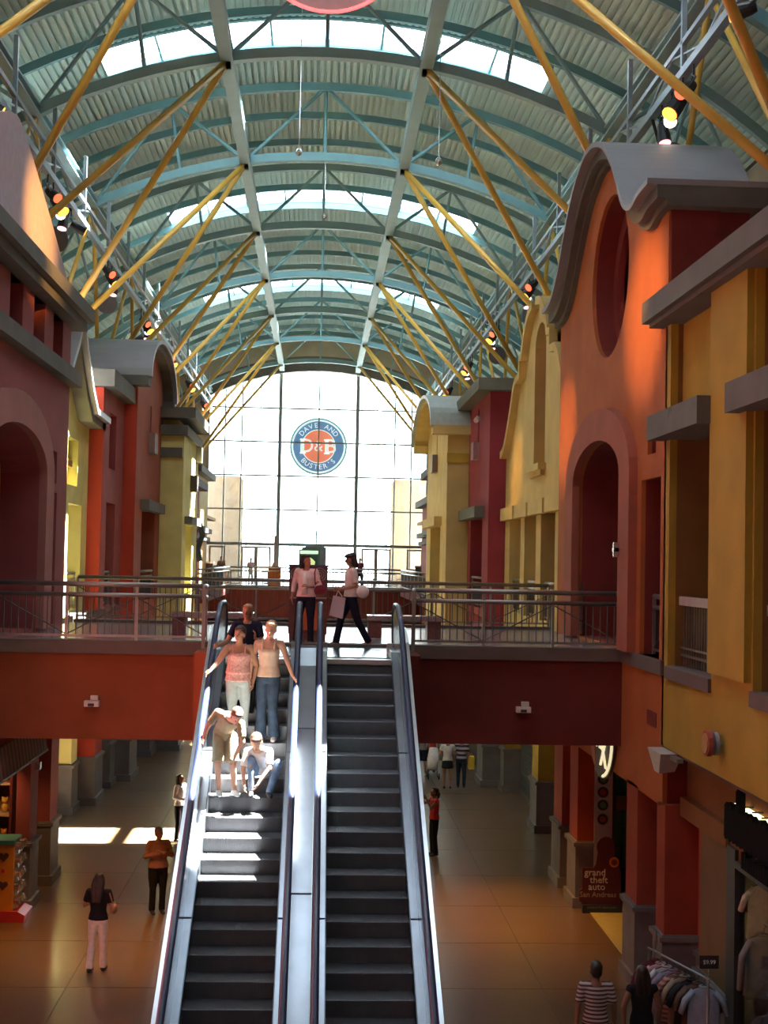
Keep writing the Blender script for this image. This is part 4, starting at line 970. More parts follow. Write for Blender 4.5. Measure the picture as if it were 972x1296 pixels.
W_PINK = cloth('pink_print', (.62, .34, .30), .35, 40); W_BEIGE = cloth('beige_top', (.66, .52, .38)); W_KHAKI = cloth('khaki', (.30, .24, .15)); W_WHITE = cloth('white_cloth', (.72, .70, .68)); W_PALE = cloth('pale_denim', (.38, .44, .43))
W_JEAN = cloth('blue_jeans', (.028, .045, .07), .35, 8); W_NAVY = cloth('navy_cloth', (.015, .017, .035)); W_BLACK = cloth('black_cloth', (.015, .014, .016)); W_BLUSH = cloth('blush_shirt', (.82, .62, .57)); W_CREAM = cloth('cream_shirt', (.82, .74, .66)); W_TAN = cloth('tan_shirt', (.32, .15, .085)); W_RED = cloth('red_top', (.50, .05, .04)); W_JEANL = cloth('washed_jeans', (.16, .26, .40), .35, 8); W_GREY = cloth('grey_cloth', (.25, .24, .25))
SH_W = mat('white_leather', (.75, .74, .72), .5); SH_B = mat('brown_leather', (.28, .14, .08), .5)
def stripes(name, c1, c2, per):
    m = bpy.data.materials.new(name); m.use_nodes = True; t = m.node_tree; b = t.nodes['Principled BSDF']; b.inputs['Roughness'].default_value = .9
    tcn = t.nodes.new('ShaderNodeTexCoord'); sp = t.nodes.new('ShaderNodeSeparateXYZ'); mu = t.nodes.new('ShaderNodeMath'); mu.operation = 'MULTIPLY'; mu.inputs[1].default_value = 1/per
    fr_ = t.nodes.new('ShaderNodeMath'); fr_.operation = 'FRACT'; cp = t.nodes.new('ShaderNodeMath'); cp.operation = 'GREATER_THAN'; cp.inputs[1].default_value = .5
    mx = t.nodes.new('ShaderNodeMixRGB'); mx.inputs[1].default_value = c1+(1,); mx.inputs[2].default_value = c2+(1,)
    t.links.new(tcn.outputs['Object'], sp.inputs[0]); t.links.new(sp.outputs['Z'], mu.inputs[0]); t.links.new(mu.outputs[0], fr_.inputs[0]); t.links.new(fr_.outputs[0], cp.inputs[0]); t.links.new(cp.outputs[0], mx.inputs[0]); t.links.new(mx.outputs[0], b.inputs['Base Color'])
    return m
STR1 = stripes('striped_polo', (.10, .045, .04), (.50, .44, .42), .052); STR2 = stripes('wide_striped_shirt', (.03, .03, .04), (.5, .48, .5), .15)

def stepz(i): return 5.49-.12*SL-.202*i
def stepy(i): return 20.73-.35*i
# boy bending over, left side of the left escalator
person('sunlit boy in khaki shirt and shorts bending forward, hand on the left handrail', (-1.20, stepy(7)+.10, stepz(7)), 0, 1.58,
       dict(hip=(-.04, .14, .87), waist=(-.02, .05, 1.01), chest=(.05, -.15, 1.13), neck=(.12, -.32, 1.19), head=(.18, -.42, 1.22), look=(.25, -.70, -.85), sa=(-.11, -.18, 1.25), sb=(.24, -.27, 1.10),
            ea=(-.26, -.18, 1.03), wa=(-.31, -.26, .84), ha=(-.1, -.8, -.4), eb=(.27, -.32, .84), wb=(.16, -.32, .62), hb=(-.1, -.1, -1), ia=(-.10, .08, .86), ib=(.09, .08, .86), ka=(-.10, -.06, .47), kb=(.12, -.04, .47), fa=(-.08, .0, .085), fb=(.15, .0, .085), ta=(.2, -1, 0), tb=(.4, -1, 0)),
       hair=HBROWN, top=W_KHAKI, sleeve=.75, trousers=W_KHAKI, leg=.46, shoe=SH_W, shoelab='white trainer', flare=1.12, child=1.05, fat=.95)
# boy sitting on the step
person('boy in white t-shirt and blue jeans sitting on an escalator step tying his shoe', (-.72, stepy(7)+.05, stepz(7)), 0, 1.50,
       dict(hip=(.02, .36, .36), waist=(.0, .28, .48), chest=(-.02, .10, .64), neck=(-.03, -.04, .76), head=(-.05, -.12, .86), look=(-.05, -.75, -.65), sa=(-.19, .02, .70), sb=(.15, .02, .70),
            ea=(-.25, -.06, .42), wa=(-.22, -.22, .22), ha=(.1, -.4, -.9), eb=(.16, -.16, .46), wb=(-.0, -.25, .24), hb=(-.4, -.3, -.7), ia=(-.07, .34, .34), ib=(.12, .34, .34), ka=(-.13, -.04, .58), kb=(.30, .0, .52), fa=(-.11, -.10, .12), fb=(.16, -.06, .09), ta=(0, -1, -.1), tb=(.2, -1, 0)),
       hair=HBROWN, top=W_WHITE, sleeve=.8, trousers=W_JEANL, leg=1.0, shoe=BLACK, child=1.12, fat=.9)
person('woman in tiered pink strappy top and pale trousers, reaching to the left handrail', (-1.10, stepy(4)+.12, stepz(4)), 4, 1.66,
       dict(look=(-.45, -1, -.12), ea=(-.32, -.12, 1.18), wa=(-.44, -.30, 1.05), ha=(-.5, -.8, -.2), eb=(.27, .02, 1.12), wb=(.22, -.06, .88), hb=(-.1, -.1, -1), ka=(-.09, -.03, .5), kb=(.11, .0, .5)),
       hair=HDARK, hairlen=0, ponytail=True, top=W_PINK, strap=1, ruffle=True, trousers=W_PALE, leg=.88, shoe=SH_B, shoelab='brown sandal', fat=1.12, bust=1, flare=1.0, skin=SKIN2)
person('blonde woman in beige strappy top and flared jeans, hand on the centre handrail', (-.66, stepy(4)+.12, stepz(4)), -4, 1.75,
       dict(look=(-.05, -1, -.2), head=(.02, -.03, 1.585), ea=(-.25, .02, 1.14), wa=(-.26, -.05, .90), eb=(.27, .0, 1.14), wb=(.36, -.08, .93), hb=(.5, -.5, -.5), kb=(.07, -.06, .5), fb=(.10, .0, .085), ka=(-.09, .0, .5)),
       hair=HBLOND, hairlen=0, top=W_BEIGE, strap=2, trousers=W_JEAN, leg=1.0, shoe=SH_W, bust=1, flare=1.6, fat=.94)
person('person in dark navy t-shirt with tied back fair hair, standing behind two women', (-1.02, stepy(3)+.30, stepz(2)-.06), 5, 1.62,
       dict(look=(-.35, -1, -.05), ea=(-.30, -.06, 1.14), wa=(-.46, -.26, 1.08), ha=(-.6, -.7, -.1), eb=(.24, -.06, 1.12), wb=(.12, -.24, 1.20), hb=(.0, -.3, 1)),
       hair=mat('hair_fair', (.38, .22, .12), .5, noise=.2, nscale=40), ponytail=True, top=W_NAVY, sleeve=.7, trousers=W_BLACK, shoe=BLACK, skin=SKIN2, fat=1.08)
# bridge women
person('woman in open blush shirt with maroon shoulder bag standing at the escalator top', (-.17, 24.6, 5.70), -12, 1.66,
       dict(look=(.85, -.6, .0), ea=(-.25, .03, 1.15), wa=(-.27, -.02, .90), eb=(.27, .0, 1.13), wb=(.10, -.20, 1.12), hb=(-.8, -.3, .2), fa=(-.22, .1, .085), ka=(-.15, .02, .48)),
       hair=HDARK, hairlen=.05, top=W_BLUSH, sleeve=1.6, trousers=W_NAVY, flare=1.1, skin=SKIN2, fat=1.08)
it_ = bpy.context.scene.objects[sorted([o.name for o in bpy.data.objects if o.name.startswith('person')])[-1]]
plain(it_, 'inner_top', W_CREAM, MB().tube([(0, -.105, 1.36), (0, -.135, 1.25), (0, -.125, 1.1), (0, -.135, .98)], [(.03, .03), (.05, .03), (.055, .03), (.06, .03)], 10, side=(1, 0, 0)), 'pale top under the open shirt')
tb_ = root('shoulder_bag', (.08, 24.40, 6.66), 'small maroon shoulder bag hanging from the blush-shirted woman', 'bag')
put('bag_body', MB().tube([(.07, 24.33, 6.82), (.09, 24.33, 6.74), (.10, 24.33, 6.66)], [(.06, .045), (.12, .055), (.10, .04)], 12, side=(1, 0, 0)), cloth('maroon_leather', (.20, .03, .04)), tb_)
put('bag_strap', MB().tube([(.0, 24.36, 6.82), (-.02, 24.42, 7.05), (.0, 24.55, 7.13), (.04, 24.62, 7.05), (.15, 24.40, 6.82)], .012, 6), cloth('maroon_leather', (.2, .03, .04)), tb_)
person('woman in cream shirt, beret and dark trousers walking left across the bridge', (.66, 24.35, 5.70), -78, 1.70,
       dict(look=(-.1, -1, -.1), eb=(.20, .05, 1.13), wb=(.10, -.20, 1.06), hb=(-.3, -1, -.1), ea=(-.20, .04, 1.13), wa=(-.10, -.22, 1.06), ha=(.3, -1, -.1), ka=(-.08, -.16, .51), fa=(-.08, -.25, .085), kb=(.08, .12, .48), fb=(.08, .34, .10), tb=(0, -1, -.1)),
       hair=HDARK, hairlen=.06, cap=True, top=W_CREAM, sleeve=.8, trousers=W_NAVY, flare=1.25, shoe=SH_B, skin=SKIN2)
hb_ = root('paper_carrier_bag', (.40, 24.2, 6.28), 'pale pink carrier bag held by the woman crossing the bridge', 'bag')
put('bag_body', MB().add([(.26, 24.12, 6.28), (.50, 24.12, 6.22), (.52, 24.24, 6.22), (.28, 24.24, 6.28), (.33, 24.12, 6.64), (.56, 24.12, 6.60), (.56, 24.22, 6.60), (.33, 24.22, 6.64)], [(3,2,1,0), (4,5,6,7), (0,1,5,4), (1,2,6,5), (2,3,7,6), (3,0,4,7)]), mat('bag_pink', (.62, .48, .50), .7), hb_)
put('bag_handle', MB().tube([(.38, 24.16, 6.63), (.42, 24.18, 6.73), (.50, 24.18, 6.62)], .008, 6), W_CREAM, hb_)
pb_ = root('white_handbag', (.86, 24.2, 6.65), 'soft white handbag on the hip of the woman crossing the bridge', 'bag')
put('bag_body', MB().ball((.87, 24.12, 6.72), .12, .07, .12, 12, 8), W_CREAM, pb_, smooth=True); put('bag_strap', MB().tube([(.80, 24.12, 6.80), (.72, 24.16, 7.05), (.68, 24.2, 7.13)], .012, 6), W_CREAM, pb_)
# ground floor
person('man in tan long-sleeved shirt and black trousers, arms folded, left of the escalator', (-3.09, 27.3, 0), 20, 1.74,
       dict(look=(.2, -1, .0), ea=(-.27, -.03, 1.15), wa=(-.02, -.20, 1.22), ha=(1, 0, .5), eb=(.27, -.03, 1.15), wb=(.03, -.22, 1.25), hb=(-1, 0, .6), head=(0, -.04, 1.59)), hair=HGREY, top=W_TAN, sleeve=1.9, trousers=W_BLACK, fat=1.22, skin=SKIN2, vox=.016, flare=1.2)
person('woman seen from behind in black top and off-white trousers, long dark hair', (-3.68, 23.5, 0), 172, 1.68,
       dict(ea=(-.24, -.02, 1.15), wa=(-.16, -.20, 1.12), ha=(.3, -1, 0), eb=(.26, -.03, 1.15), wb=(.17, -.22, 1.18), hb=(-.2, -1, .1), fa=(-.09, -.08, .085), fb=(.10, .12, .10), kb=(.1, .0, .49), look=(0, -1, -.2)), hair=HDARK, hairlen=.30, top=W_BLACK, sleeve=.7, trousers=W_CREAM, skin=SKIN2, vox=.016, flare=1.25)
hb2 = root('tan_handbag', (-3.42, 23.3, 1.0), 'tan handbag at the side of the black-topped woman', 'bag')
put('bag_body', MB().ball((-3.40, 23.42, 1.12), .07, .12, .09, 12, 8), SH_B, hb2, smooth=True); put('bag_strap', MB().tube([(-3.42, 23.42, 1.2), (-3.48, 23.42, 1.38), (-3.50, 23.5, 1.42)], .012, 6), SH_B, hb2)
person('woman in white shirt with long dark hair gazing up, beside the left escalator', (-3.35, 34.15, 0), 60, 1.70,
       dict(look=(.1, -1, .45), head=(0, 0, 1.60), ea=(-.22, .02, 1.15), wa=(-.18, -.22, 1.12), ha=(.2, -1, 0), eb=(.22, .02, 1.15), wb=(.18, -.22, 1.12), hb=(-.2, -1, 0)), hair=HDARK, hairlen=.2, top=W_WHITE, sleeve=1.9, trousers=W_BLACK, skin=SKIN2, vox=.017)
person('young woman in red sleeveless top taking a picture, right of the escalator', (3.08, 32.8, 0), -75, 1.66,
       dict(look=(0, -1, .3), ea=(-.20, -.20, 1.30), wa=(-.08, -.36, 1.46), ha=(.1, -1, .2), eb=(.20, -.16, 1.24), wb=(.10, -.26, 1.46), hb=(-.1, -.6, .8)), hair=HDARK, ponytail=True, top=W_RED, sleeve=.25, trousers=W_BLACK, skin=SKIN3, vox=.017, flare=1.35)
ca = root('compact_camera', (2.75, 32.9, 1.5), 'tiny silver camera held by the woman in red', 'camera')
put('camera_body', MB().box(2.62, 2.66, 32.72, 32.82, 1.44, 1.50), SILV, ca); put('camera_lens', MB().tube([(2.62, 32.77, 1.47), (2.59, 32.77, 1.47)], .02, 8), BLACK, ca)
person('woman from behind in white top, black skirt and strap across her back', (4.38, 42.4, 0), 178, 1.66, dict(ea=(-.26, -.04, 1.16), eb=(.26, -.04, 1.16), wa=(-.2, -.2, 1.15), wb=(.2, -.2, 1.15)), hair=HDARK, top=W_WHITE, sleeve=.6, skirt=W_BLACK, skin=SKIN2, vox=.02)
person('person in black and white striped shirt and jeans on the far ground floor', (4.85, 42.6, 0), 170, 1.66, {}, hair=HDARK, top=STR2, sleeve=.8, trousers=W_JEAN, skin=SKIN2, vox=.02)
ybag = root('yellow_carrier_bag', (5.1, 42.6, .9), 'yellow shopping bag beside the striped shirt', 'bag')
put('bag_body', MB().box(5.08, 5.26, 42.45, 42.75, .62, 1.02), mat('bag_yellow', (.7, .5, .03), .6), ybag); put('bag_handle', MB().tube([(5.12, 42.6, 1.02), (5.17, 42.6, 1.12), (5.22, 42.6, 1.02)], .01, 6), mat('bag_yellow', (.7, .5, .03)), ybag)
person('person in green top at the far ground floor, beside the right escalator', (3.45, 46.5, 0), 150, 1.6, {}, hair=HDARK, top=cloth('green_top', (.14, .30, .05)), sleeve=.7, trousers=W_KHAKI, leg=.45, shoe=SH_W, skin=SKIN2, vox=.022)
person('person in grey t-shirt and dark shorts on the far ground floor', (3.75, 44.8, 0), 170, 1.66, dict(fa=(-.12, -.12, .085)), hair=HDARK, top=W_GREY, sleeve=.7, trousers=W_NAVY, leg=.45, shoe=SH_W, skin=SKIN2, vox=.022)
person('person in red top pushing something white, behind the white-topped woman', (4.15, 45.6, 0), 190, 1.6, {}, hair=HDARK, top=W_RED, sleeve=.7, trousers=W_BLACK, shoe=BLACK, skin=SKIN3, vox=.022)
wb_ = root('white_stroller', (4.1, 44.4, 0), 'white covered pushchair between the people on the far ground floor', 'pushchair')
put('seat_cover', MB().tube([(4.05, 44.1, .35), (4.08, 44.25, .65), (4.12, 44.5, .98)], [(.16, .15), (.2, .17), (.15, .1)], 10, side=(1, 0, 0)), W_WHITE, wb_, smooth=True)
for dx in (-.18, .18):
    for dy in (-.15, .35): put('wheel', MB().disc((4.1+dx, 44.3+dy, .1), .1, 'x', .04, 12), BLACK, wb_)
put('frame', MB().tube([(3.95, 44.15, .12), (3.98, 44.4, .6), (4.0, 44.7, 1.0), (4.22, 44.7, 1.0), (4.25, 44.4, .6), (4.25, 44.15, .12)], .015, 6), RIG, wb_)
person('person seated low in dark clothes and sneakers, far under the bridge', (-5.55, 51.5, 0), 80, 1.7, dict(fa=(-.1, -.2, .085)), hair=HDARK, top=W_NAVY, sleeve=1.8, trousers=W_NAVY, shoe=BLACK, vox=.025)['label'] = 'person in navy clothes striding on the far ground floor, mostly hidden by the bridge'
person('man with cropped hair in striped polo shirt walking away at the lower right', (4.02, 18.3, 0), 176, 1.76, dict(look=(0, -1, .05)), hair=HDARK, top=STR1, sleeve=.8, trousers=W_NAVY, skin=SKIN3, vox=.014)
person('woman in black sleeveless top walking away at the picture bottom, long hair', (4.72, 18.5, 0), 182, 1.64, dict(ea=(-.27, .0, 1.14), eb=(.27, 0, 1.14)), hair=HDARK, hairlen=.28, top=W_BLACK, sleeve=.15, trousers=W_BLACK, skin=SKIN3, vox=.014)
# far deck people
person('person in dark red shirt standing at the far deck rail', (2.55, 73.9+2.3, 5.7), 0, 1.7, {}, hair=HDARK, top=cloth('maroon_top', (.2, .03, .05)), sleeve=.7, trousers=W_BLACK, skin=SKIN2, vox=.03)
person('person in brown top sitting area at the left of the far deck', (-5.6, 78.2, 5.7), 20, 1.65, {}, hair=HBROWN, top=cloth('brown_top', (.3, .16, .08)), sleeve=.7, trousers=W_JEANL, skin=SKIN2, vox=.03)['label'] = 'person in brown top on the left of the far deck'
person('person in pale pink top on the far deck near the doors', (-3.9, 79, 5.7), -20, 1.6, {}, hair=HBROWN, top=W_BLUSH, sleeve=.7, trousers=W_WHITE, skin=SKIN, vox=.03)

# bake the people's modifiers in one pass
dg = bpy.context.evaluated_depsgraph_get(); done = []
for o in BAKE:
    me = bpy.data.meshes.new_from_object(o.evaluated_get(dg)); done.append((o, me))
for o, me in done:
    o.modifiers.clear(); o.data = me; me.polygons.foreach_set('use_smooth', [True]*len(me.polygons))

# ------------------------------------------------------------------ bridge furniture
GRAN = mat('red_granite', (.16, .055, .045), .35, noise=.3, nscale=30); GRANT = mat('granite_top', (.30, .20, .19), .15, noise=.2, nscale=30)
for x0, x1, y, lb in ((-2.93, -1.25, 27.3, 'left of the escalators'), (1.08, 2.62, 27.2, 'right of the escalators')):
    t = root('stone_bench', ((x0+x1)/2, y, 5.7), 'dark red granite bench on the bridge, %s' % lb, 'bench')
    put('seat', MB().box(x0, x1, y-.25, y+.25, 6.07, 6.17), GRANT, t)
    for xa in (x0+.02, x1-.30): put('leg', MB().box(xa, xa+.28, y-.22, y+.22, 5.71, 6.07), GRAN, t)
t = root('directory_kiosk', (-.15, 26.2, 5.7), 'dark red kiosk with ringed round ornaments on the bridge behind the women', 'kiosk')
put('plinth', MB().box(-.50, .22, 26.0, 26.45, 5.7, 5.82), GRAN, t)
put('body', MB().box(-.52, .24, 26.0, 26.4, 5.82, 7.16), mat('kiosk_red_brown', (.15, .045, .035), .5, noise=.2), t)
put('top_cap', MB().box(-.54, .26, 25.98, 26.42, 7.16, 7.19), mat('kiosk_violet', (.12, .06, .18), .5), t)
KO = mat('kiosk_ornament', (.32, .25, .22), .5)
for xc in (-.36, .08):
    for r_ in (.13, .085, .04): put('ring_ornament', MB().tube([(xc+r_*math.cos(a*math.pi/8), 25.99, 7.0+r_*math.sin(a*math.pi/8)) for a in range(16)], .011, 5, close=True), KO, t)
for xc in (-.30, .02): put('side_shelf', MB().box(xc-.2, xc+.2, 25.93, 26.0, 6.52, 6.55), KO, t)
put('front_panel', MB().box(-.34, .08, 25.97, 26.0, 5.9, 6.45), mat('kiosk_map', (.45, .09, .03), .5), t)
put('panel_arch', MB().tube([(.02-.14*math.cos(R(a)), 25.96, 5.95+.42*math.sin(R(a))) for a in range(0, 95, 10)], .012, 5), mat('kiosk_green', (.05, .35, .08), .5), t)
for x, lb in ((-3.98, 'left of the escalators'), (3.86, 'right of the escalators')):
    t = root('emergency_light', (x, 24.06, 4.6), 'small white emergency light box on the red bridge fascia, %s' % lb, 'emergency light')
    put('box', MB().box(x-.13, x+.13, 23.94, 24.1, 4.57, 4.67), mat('fixture_white', (.6, .56, .5), .5), t)
    put('bracket', MB().box(x-.03, x+.10, 24.0, 24.1, 4.68, 4.76), MATS['fixture_white'], t); put('lamp_window', MB().box(x-.06, x+.05, 23.93, 23.945, 4.58, 4.63), BLACK, t)
# chrome end pieces of the bridge rails
# far deck
CHB = mat('chair_black', (.03, .03, .035), .5)
k = 0
for x, y, lb in ((-5.2, 81, 'left by the pylon doors'), (-3.0, 83, 'in front of the left doors'), (2.9, 80.5, 'right of the centre doors'), (4.6, 83, 'in front of the right doors')):
    t = root('cafe_table', (x, y, 5.7), 'round cafe table on the far deck, %s' % lb, 'table', 'cafe tables on the far deck')
    put('table_top', MB().disc((x, y, 6.44), .42, 'z', .04, 20), CHB, t); put('stem', MB().tube([(x, y, 5.72), (x, y, 6.42)], .04, 8), CHB, t); put('base', MB().disc((x, y, 5.73), .25, 'z', .04, 16), CHB, t)
    for s in (-1, 1):
        cx = x+s*.75
        t = root('cafe_chair', (cx, y, 5.7), 'dark cafe chair on the %s of the table %s' % (side_word[s], lb), 'chair', 'cafe chairs on the far deck')
        put('seat', MB().box(cx-.22, cx+.22, y-.22, y+.22, 6.12, 6.17), CHB, t); put('backrest', MB().box(cx+s*.20, cx+s*.24, y-.2, y+.2, 6.32, 6.62), CHB, t)
        for a in (-1, 1):
            for b in (-1, 1): put('leg', MB().tube([(cx+a*.2, y+b*.2, 5.71), (cx+a*.2, y+b*.2, 6.13)], .02, 5), CHB, t)
            put('back_post', MB().tube([(cx+s*.22, y+a*.18, 6.13), (cx+s*.22, y+a*.18, 6.6)], .02, 5), CHB, t)
for x, lb in ((-6.0, 'left'), (5.85, 'right')):
    t = root('dark_post', (x, 74.8, 5.7), 'thick dark post at the %s end of the far deck rail' % lb, 'post'); put('shaft', MB().box(x-.2, x+.2, 74.5, 74.9, 5.3, 6.95), mat('post_dark', (.03, .045, .06), .4), t); put('cap', MB().box(x-.24, x+.24, 74.46, 74.94, 6.95, 7.05), STEEL, t)
t = root('orange_pier', (-2.35, 75.6, 5.7), 'square orange pier with slim pole on the far deck', 'pier'); put('pier_block', MB().box(-2.72, -2.0, 75.3, 75.9, 5.7, 6.85), ORR, t); put('pole', MB().tube([(-2.36, 75.6, 6.85), (-2.36, 75.6, 8.6)], .07, 8), MULB, t); put('pole_base', MB().tube([(-2.36, 75.6, 6.85), (-2.36, 75.6, 7.1)], [.2, .08], 8), MULB, t)
t = root('backlit_directory', (-.4, 80, 5.7), 'green backlit directory board on the far deck', 'sign')
put('frame', MB().box(-1.05, .22, 80, 80.2, 6.6, 7.9), mat('board_green', (.10, .22, .16), .5), t); put('post', MB().box(-.6, -.2, 80.0, 80.2, 5.7, 6.6), MATS['board_green'], t)
put('header', MB().box(-.98, .12, 79.97, 80, 7.62, 7.82), mat('board_header', (.6, .8, .6), .5, emit=(.6, .85, .6), estr=.9), t); put('map_panel', MB().box(-.95, .1, 79.97, 80, 6.75, 7.55), mat('board_map', (.05, .12, .09), .5), t)
put('map_patch', MB().panel([[(-.9, 6.85), (-.1, 6.85), (-.05, 7.15), (-.2, 7.3), (-.35, 7.4), (-.5, 7.25), (-.8, 7.3)]], 79.95, 79.97, 'y'), mat('board_yellow', (.7, .75, .3), .5, emit=(.7, .75, .3), estr=.8), t)
t = root('grey_board', (.1, 82, 5.7), 'plain grey panel standing behind the green directory board', 'panel'); put('panel_face', MB().box(-.9, .62, 82, 82.3, 5.7, 8.05), mat('board_grey', (.25, .24, .25), .6), t); put('panel_cap', MB().box(-.7, .5, 81.95, 82.3, 8.05, 8.15), RIG, t)
# round sign hanging under the roof
t = root('hanging_round_sign', (0, 24.2, 17.5), 'round pink hanging sign with red neon rim at the top edge of the picture', 'sign')
put('face', MB().disc((0, 24.2, 18.93), 1.40, 'y', .12, 48), mat('sign_pink', (.42, .20, .18), .5), t)
put('neon_rim', MB().tube([(1.42*math.cos(a*math.pi/24), 24.14, 18.93+1.42*math.sin(a*math.pi/24)) for a in range(48)], .035, 6, close=True), mat('neon_red', (1, .1, .1), .4, emit=(1, .12, .12), estr=2.2), t)
for x in (-.8, .8): put('hanger_rod', MB().tube([(x, 24.2, 20.0), (x, 24.6, 22.4)], .02, 6), RIG, t)
for x, y, z, lb in ((-.72, 36, 18.55, 'left of the crown between the first two trusses'), (.03, 44, 18.9, 'at the crown behind the second truss'), (2.9, 33, 17.5, 'right of the crown near the first truss')):
    t = root('hanging_sensor', (x, y, z), 'small pale sensor on a thin rod, %s' % lb, 'sensor')
    put('rod', MB().tube([(x, y, z), (x, y, az(18.3, x))], .012, 5), SILV, t); put('sensor_body', MB().ball((x, y, z), .09, .09, .11, 10, 7), SILV, t, smooth=True)
# warm downlights under the bridge
for x, y, p in ((-4.2, 25.2, 700), (-2.4, 24.6, 450), (4.0, 25.0, 400), (3.9, 27.6, 900), (2.6, 29.6, 150), (-4.2, 29.5, 150)):
    t = root('downlight', (x, y, 4.0), 'warm recessed downlight under the bridge', 'downlight', 'downlights under the bridge')
    put('can', MB().tube([(x, y, 4.9), (x, y, 4.55)], .10, 12), STEEL, t); put('lamp_face', MB().disc((x, y, 4.54), .08, 'z', .01, 12), mat('warm_lens', (1, .6, .25), .4, emit=(1, .55, .2), estr=6), t)
    l = bpy.data.lights.new('lamp', 'SPOT'); l.energy = p; l.spot_size = R(84); l.spot_blend = 1.0; l.color = (1, .45, .10); l.shadow_soft_size = .08
    o = bpy.data.objects.new('lamp', l); COL.objects.link(o); o.parent = t; o.location = (0, 0, .50)

# ------------------------------------------------------------------ game shop (right)
def text_x(s_, size, x, y, z, par, m, name='lettering', depth=.02, rz=-90):
    b = text_mb(s_, size, depth); c_ = MB(); c_.v = list(b.v); c_.f = list(b.f)
    c_.xf(Matrix.Translation((x, y, z)) @ Matrix.Rotation(R(rz), 4, 'Z')); return put(name, c_, m, par)
t = root('oval_shop_sign', (5.66, 25.5, 3.2), 'dark oval shop sign with lit pale letters and rim, tucked below the bridge', 'sign')
LIT = mat('sign_lit_cream', (.9, .85, .6), .4, emit=(1, .9, .55), estr=.75)
el = lambda a, b, n=32: [(25.5+a*math.cos(2*math.pi*i/n), 4.0+b*math.sin(2*math.pi*i/n)) for i in range(n)]
put('sign_body', MB().panel([el(1.08, .86)], 5.64, 5.70, 'x'), mat('sign_black', (.03, .02, .02), .5), t)
put('sign_face', MB().panel([el(1.0, .78)], 5.62, 5.64, 'x'), mat('sign_charcoal', (.05, .035, .04), .5), t)
put('lit_rim', MB().tube([(5.62, 25.5-1.0*math.cos(R(a)), 4.0+.80*math.sin(R(a))) for a in range(-75, 76, 10)], .03, 6), LIT, t)
put('colour_patch', MB().panel([[(26.35, 3.75), (25.95, 3.7), (25.9, 3.35), (26.15, 3.45)]], 5.605, 5.62, 'x'), mat('sign_orange', (.5, .13, .03), .5), t)
text_x('GAME', .44, 5.61, 25.85, 3.86, t, LIT, depth=.02); text_x('X', .80, 5.60, 25.15, 3.66, t, LIT, depth=.03)
t = root('poster_panel', (6.24, 27.9, 0), 'tall pale panel with four round pictures beside the shop pillar', 'display panel')
put('panel', MB().box(6.05, 6.43, 27.90, 27.98, 0, 3.7), mat('panel_greyish', (.32, .27, .25), .6), t)
for z, c_ in ((2.74, (.05, .14, .05)), (2.46, (.25, .03, .03)), (2.19, (.05, .18, .07)), (1.89, (.25, .04, .03))):
    p_ = put('round_picture', MB().disc((6.22, 27.89, z), .115, 'y', .03, 20), BLACK, t); put('picture_centre', MB().disc((6.22, 27.865, z), .065, 'y', .02, 14), mat('pic_%d' % int(z*100), c_, .5), p_)
t = root('cardboard_standee', (6.15, 27.6, 0), 'dark red cardboard game standee with cream lettering at the shop entrance', 'standee')
board = [(5.76, .16), (6.56, .16), (6.56, .80), (6.5, 1.0), (6.42, 1.12)]+[(6.24+.20*math.cos(R(a)), 1.36+.22*math.sin(R(a))) for a in range(-30, 211, 20)]+[(6.03, 1.0), (5.98, .93), (5.74, .93), (5.74, .5), (5.68, .45), (5.68, .25)]
put('board', MB().panel([board], 27.6, 27.63, 'y'), mat('standee_red', (.10, .012, .012), .5), t)
put('plinth_strip', MB().box(5.74, 6.58, 27.52, 27.64, .0, .17), BLACK, t)
put('back_strut', MB().box(6.1, 6.16, 27.63, 27.85, 0, .7), mat('cardboard', (.3, .2, .1), .8), t)
CREAM = mat('print_cream', (.72, .60, .40), .6)
text_x('grand', .20, 6.01, 27.59, .83, t, CREAM, rz=0); text_x('theft', .20, 6.09, 27.59, .675, t, CREAM, rz=0); text_x('auto', .20, 6.05, 27.59, .53, t, CREAM, rz=0); text_x('San Andreas', .155, 6.08, 27.59, .37, t, mat('print_brown', (.42, .26, .17), .6), rz=0)
text_x('COMING TO XBOX JUNE 7', .052, 6.15, 27.515, .12, t, mat('print_green', (.16, .2, .14), .6), rz=0, depth=.008)
put('round_tag', MB().disc((6.41, 27.585, 1.05), .105, 'y', .02, 20), mat('tag_orange', (.62, .17, .03), .5), t); put('tag_mark', MB().disc((6.41, 27.57, 1.05), .065, 'y', .01, 8), mat('tag_dark', (.15, .03, .02), .5), t)
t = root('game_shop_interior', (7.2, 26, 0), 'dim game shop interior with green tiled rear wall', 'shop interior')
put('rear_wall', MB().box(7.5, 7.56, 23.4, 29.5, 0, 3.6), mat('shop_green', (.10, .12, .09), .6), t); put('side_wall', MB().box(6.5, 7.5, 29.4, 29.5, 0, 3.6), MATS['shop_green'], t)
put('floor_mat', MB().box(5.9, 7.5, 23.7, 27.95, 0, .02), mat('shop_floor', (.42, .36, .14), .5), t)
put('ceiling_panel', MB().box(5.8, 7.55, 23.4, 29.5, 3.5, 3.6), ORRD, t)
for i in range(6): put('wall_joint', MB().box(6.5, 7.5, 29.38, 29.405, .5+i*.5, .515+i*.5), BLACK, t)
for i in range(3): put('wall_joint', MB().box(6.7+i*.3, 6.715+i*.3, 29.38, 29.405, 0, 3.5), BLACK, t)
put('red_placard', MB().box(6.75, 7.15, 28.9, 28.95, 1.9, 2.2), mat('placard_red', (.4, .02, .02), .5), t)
put('green_lamp', MB().tube([(7.1, 28.0, 2.0), (7.12, 28.0, 2.2)], .04, 8), mat('green_glow', (.1, .9, .1), .5, emit=(.1, .9, .1), estr=1.5), t)

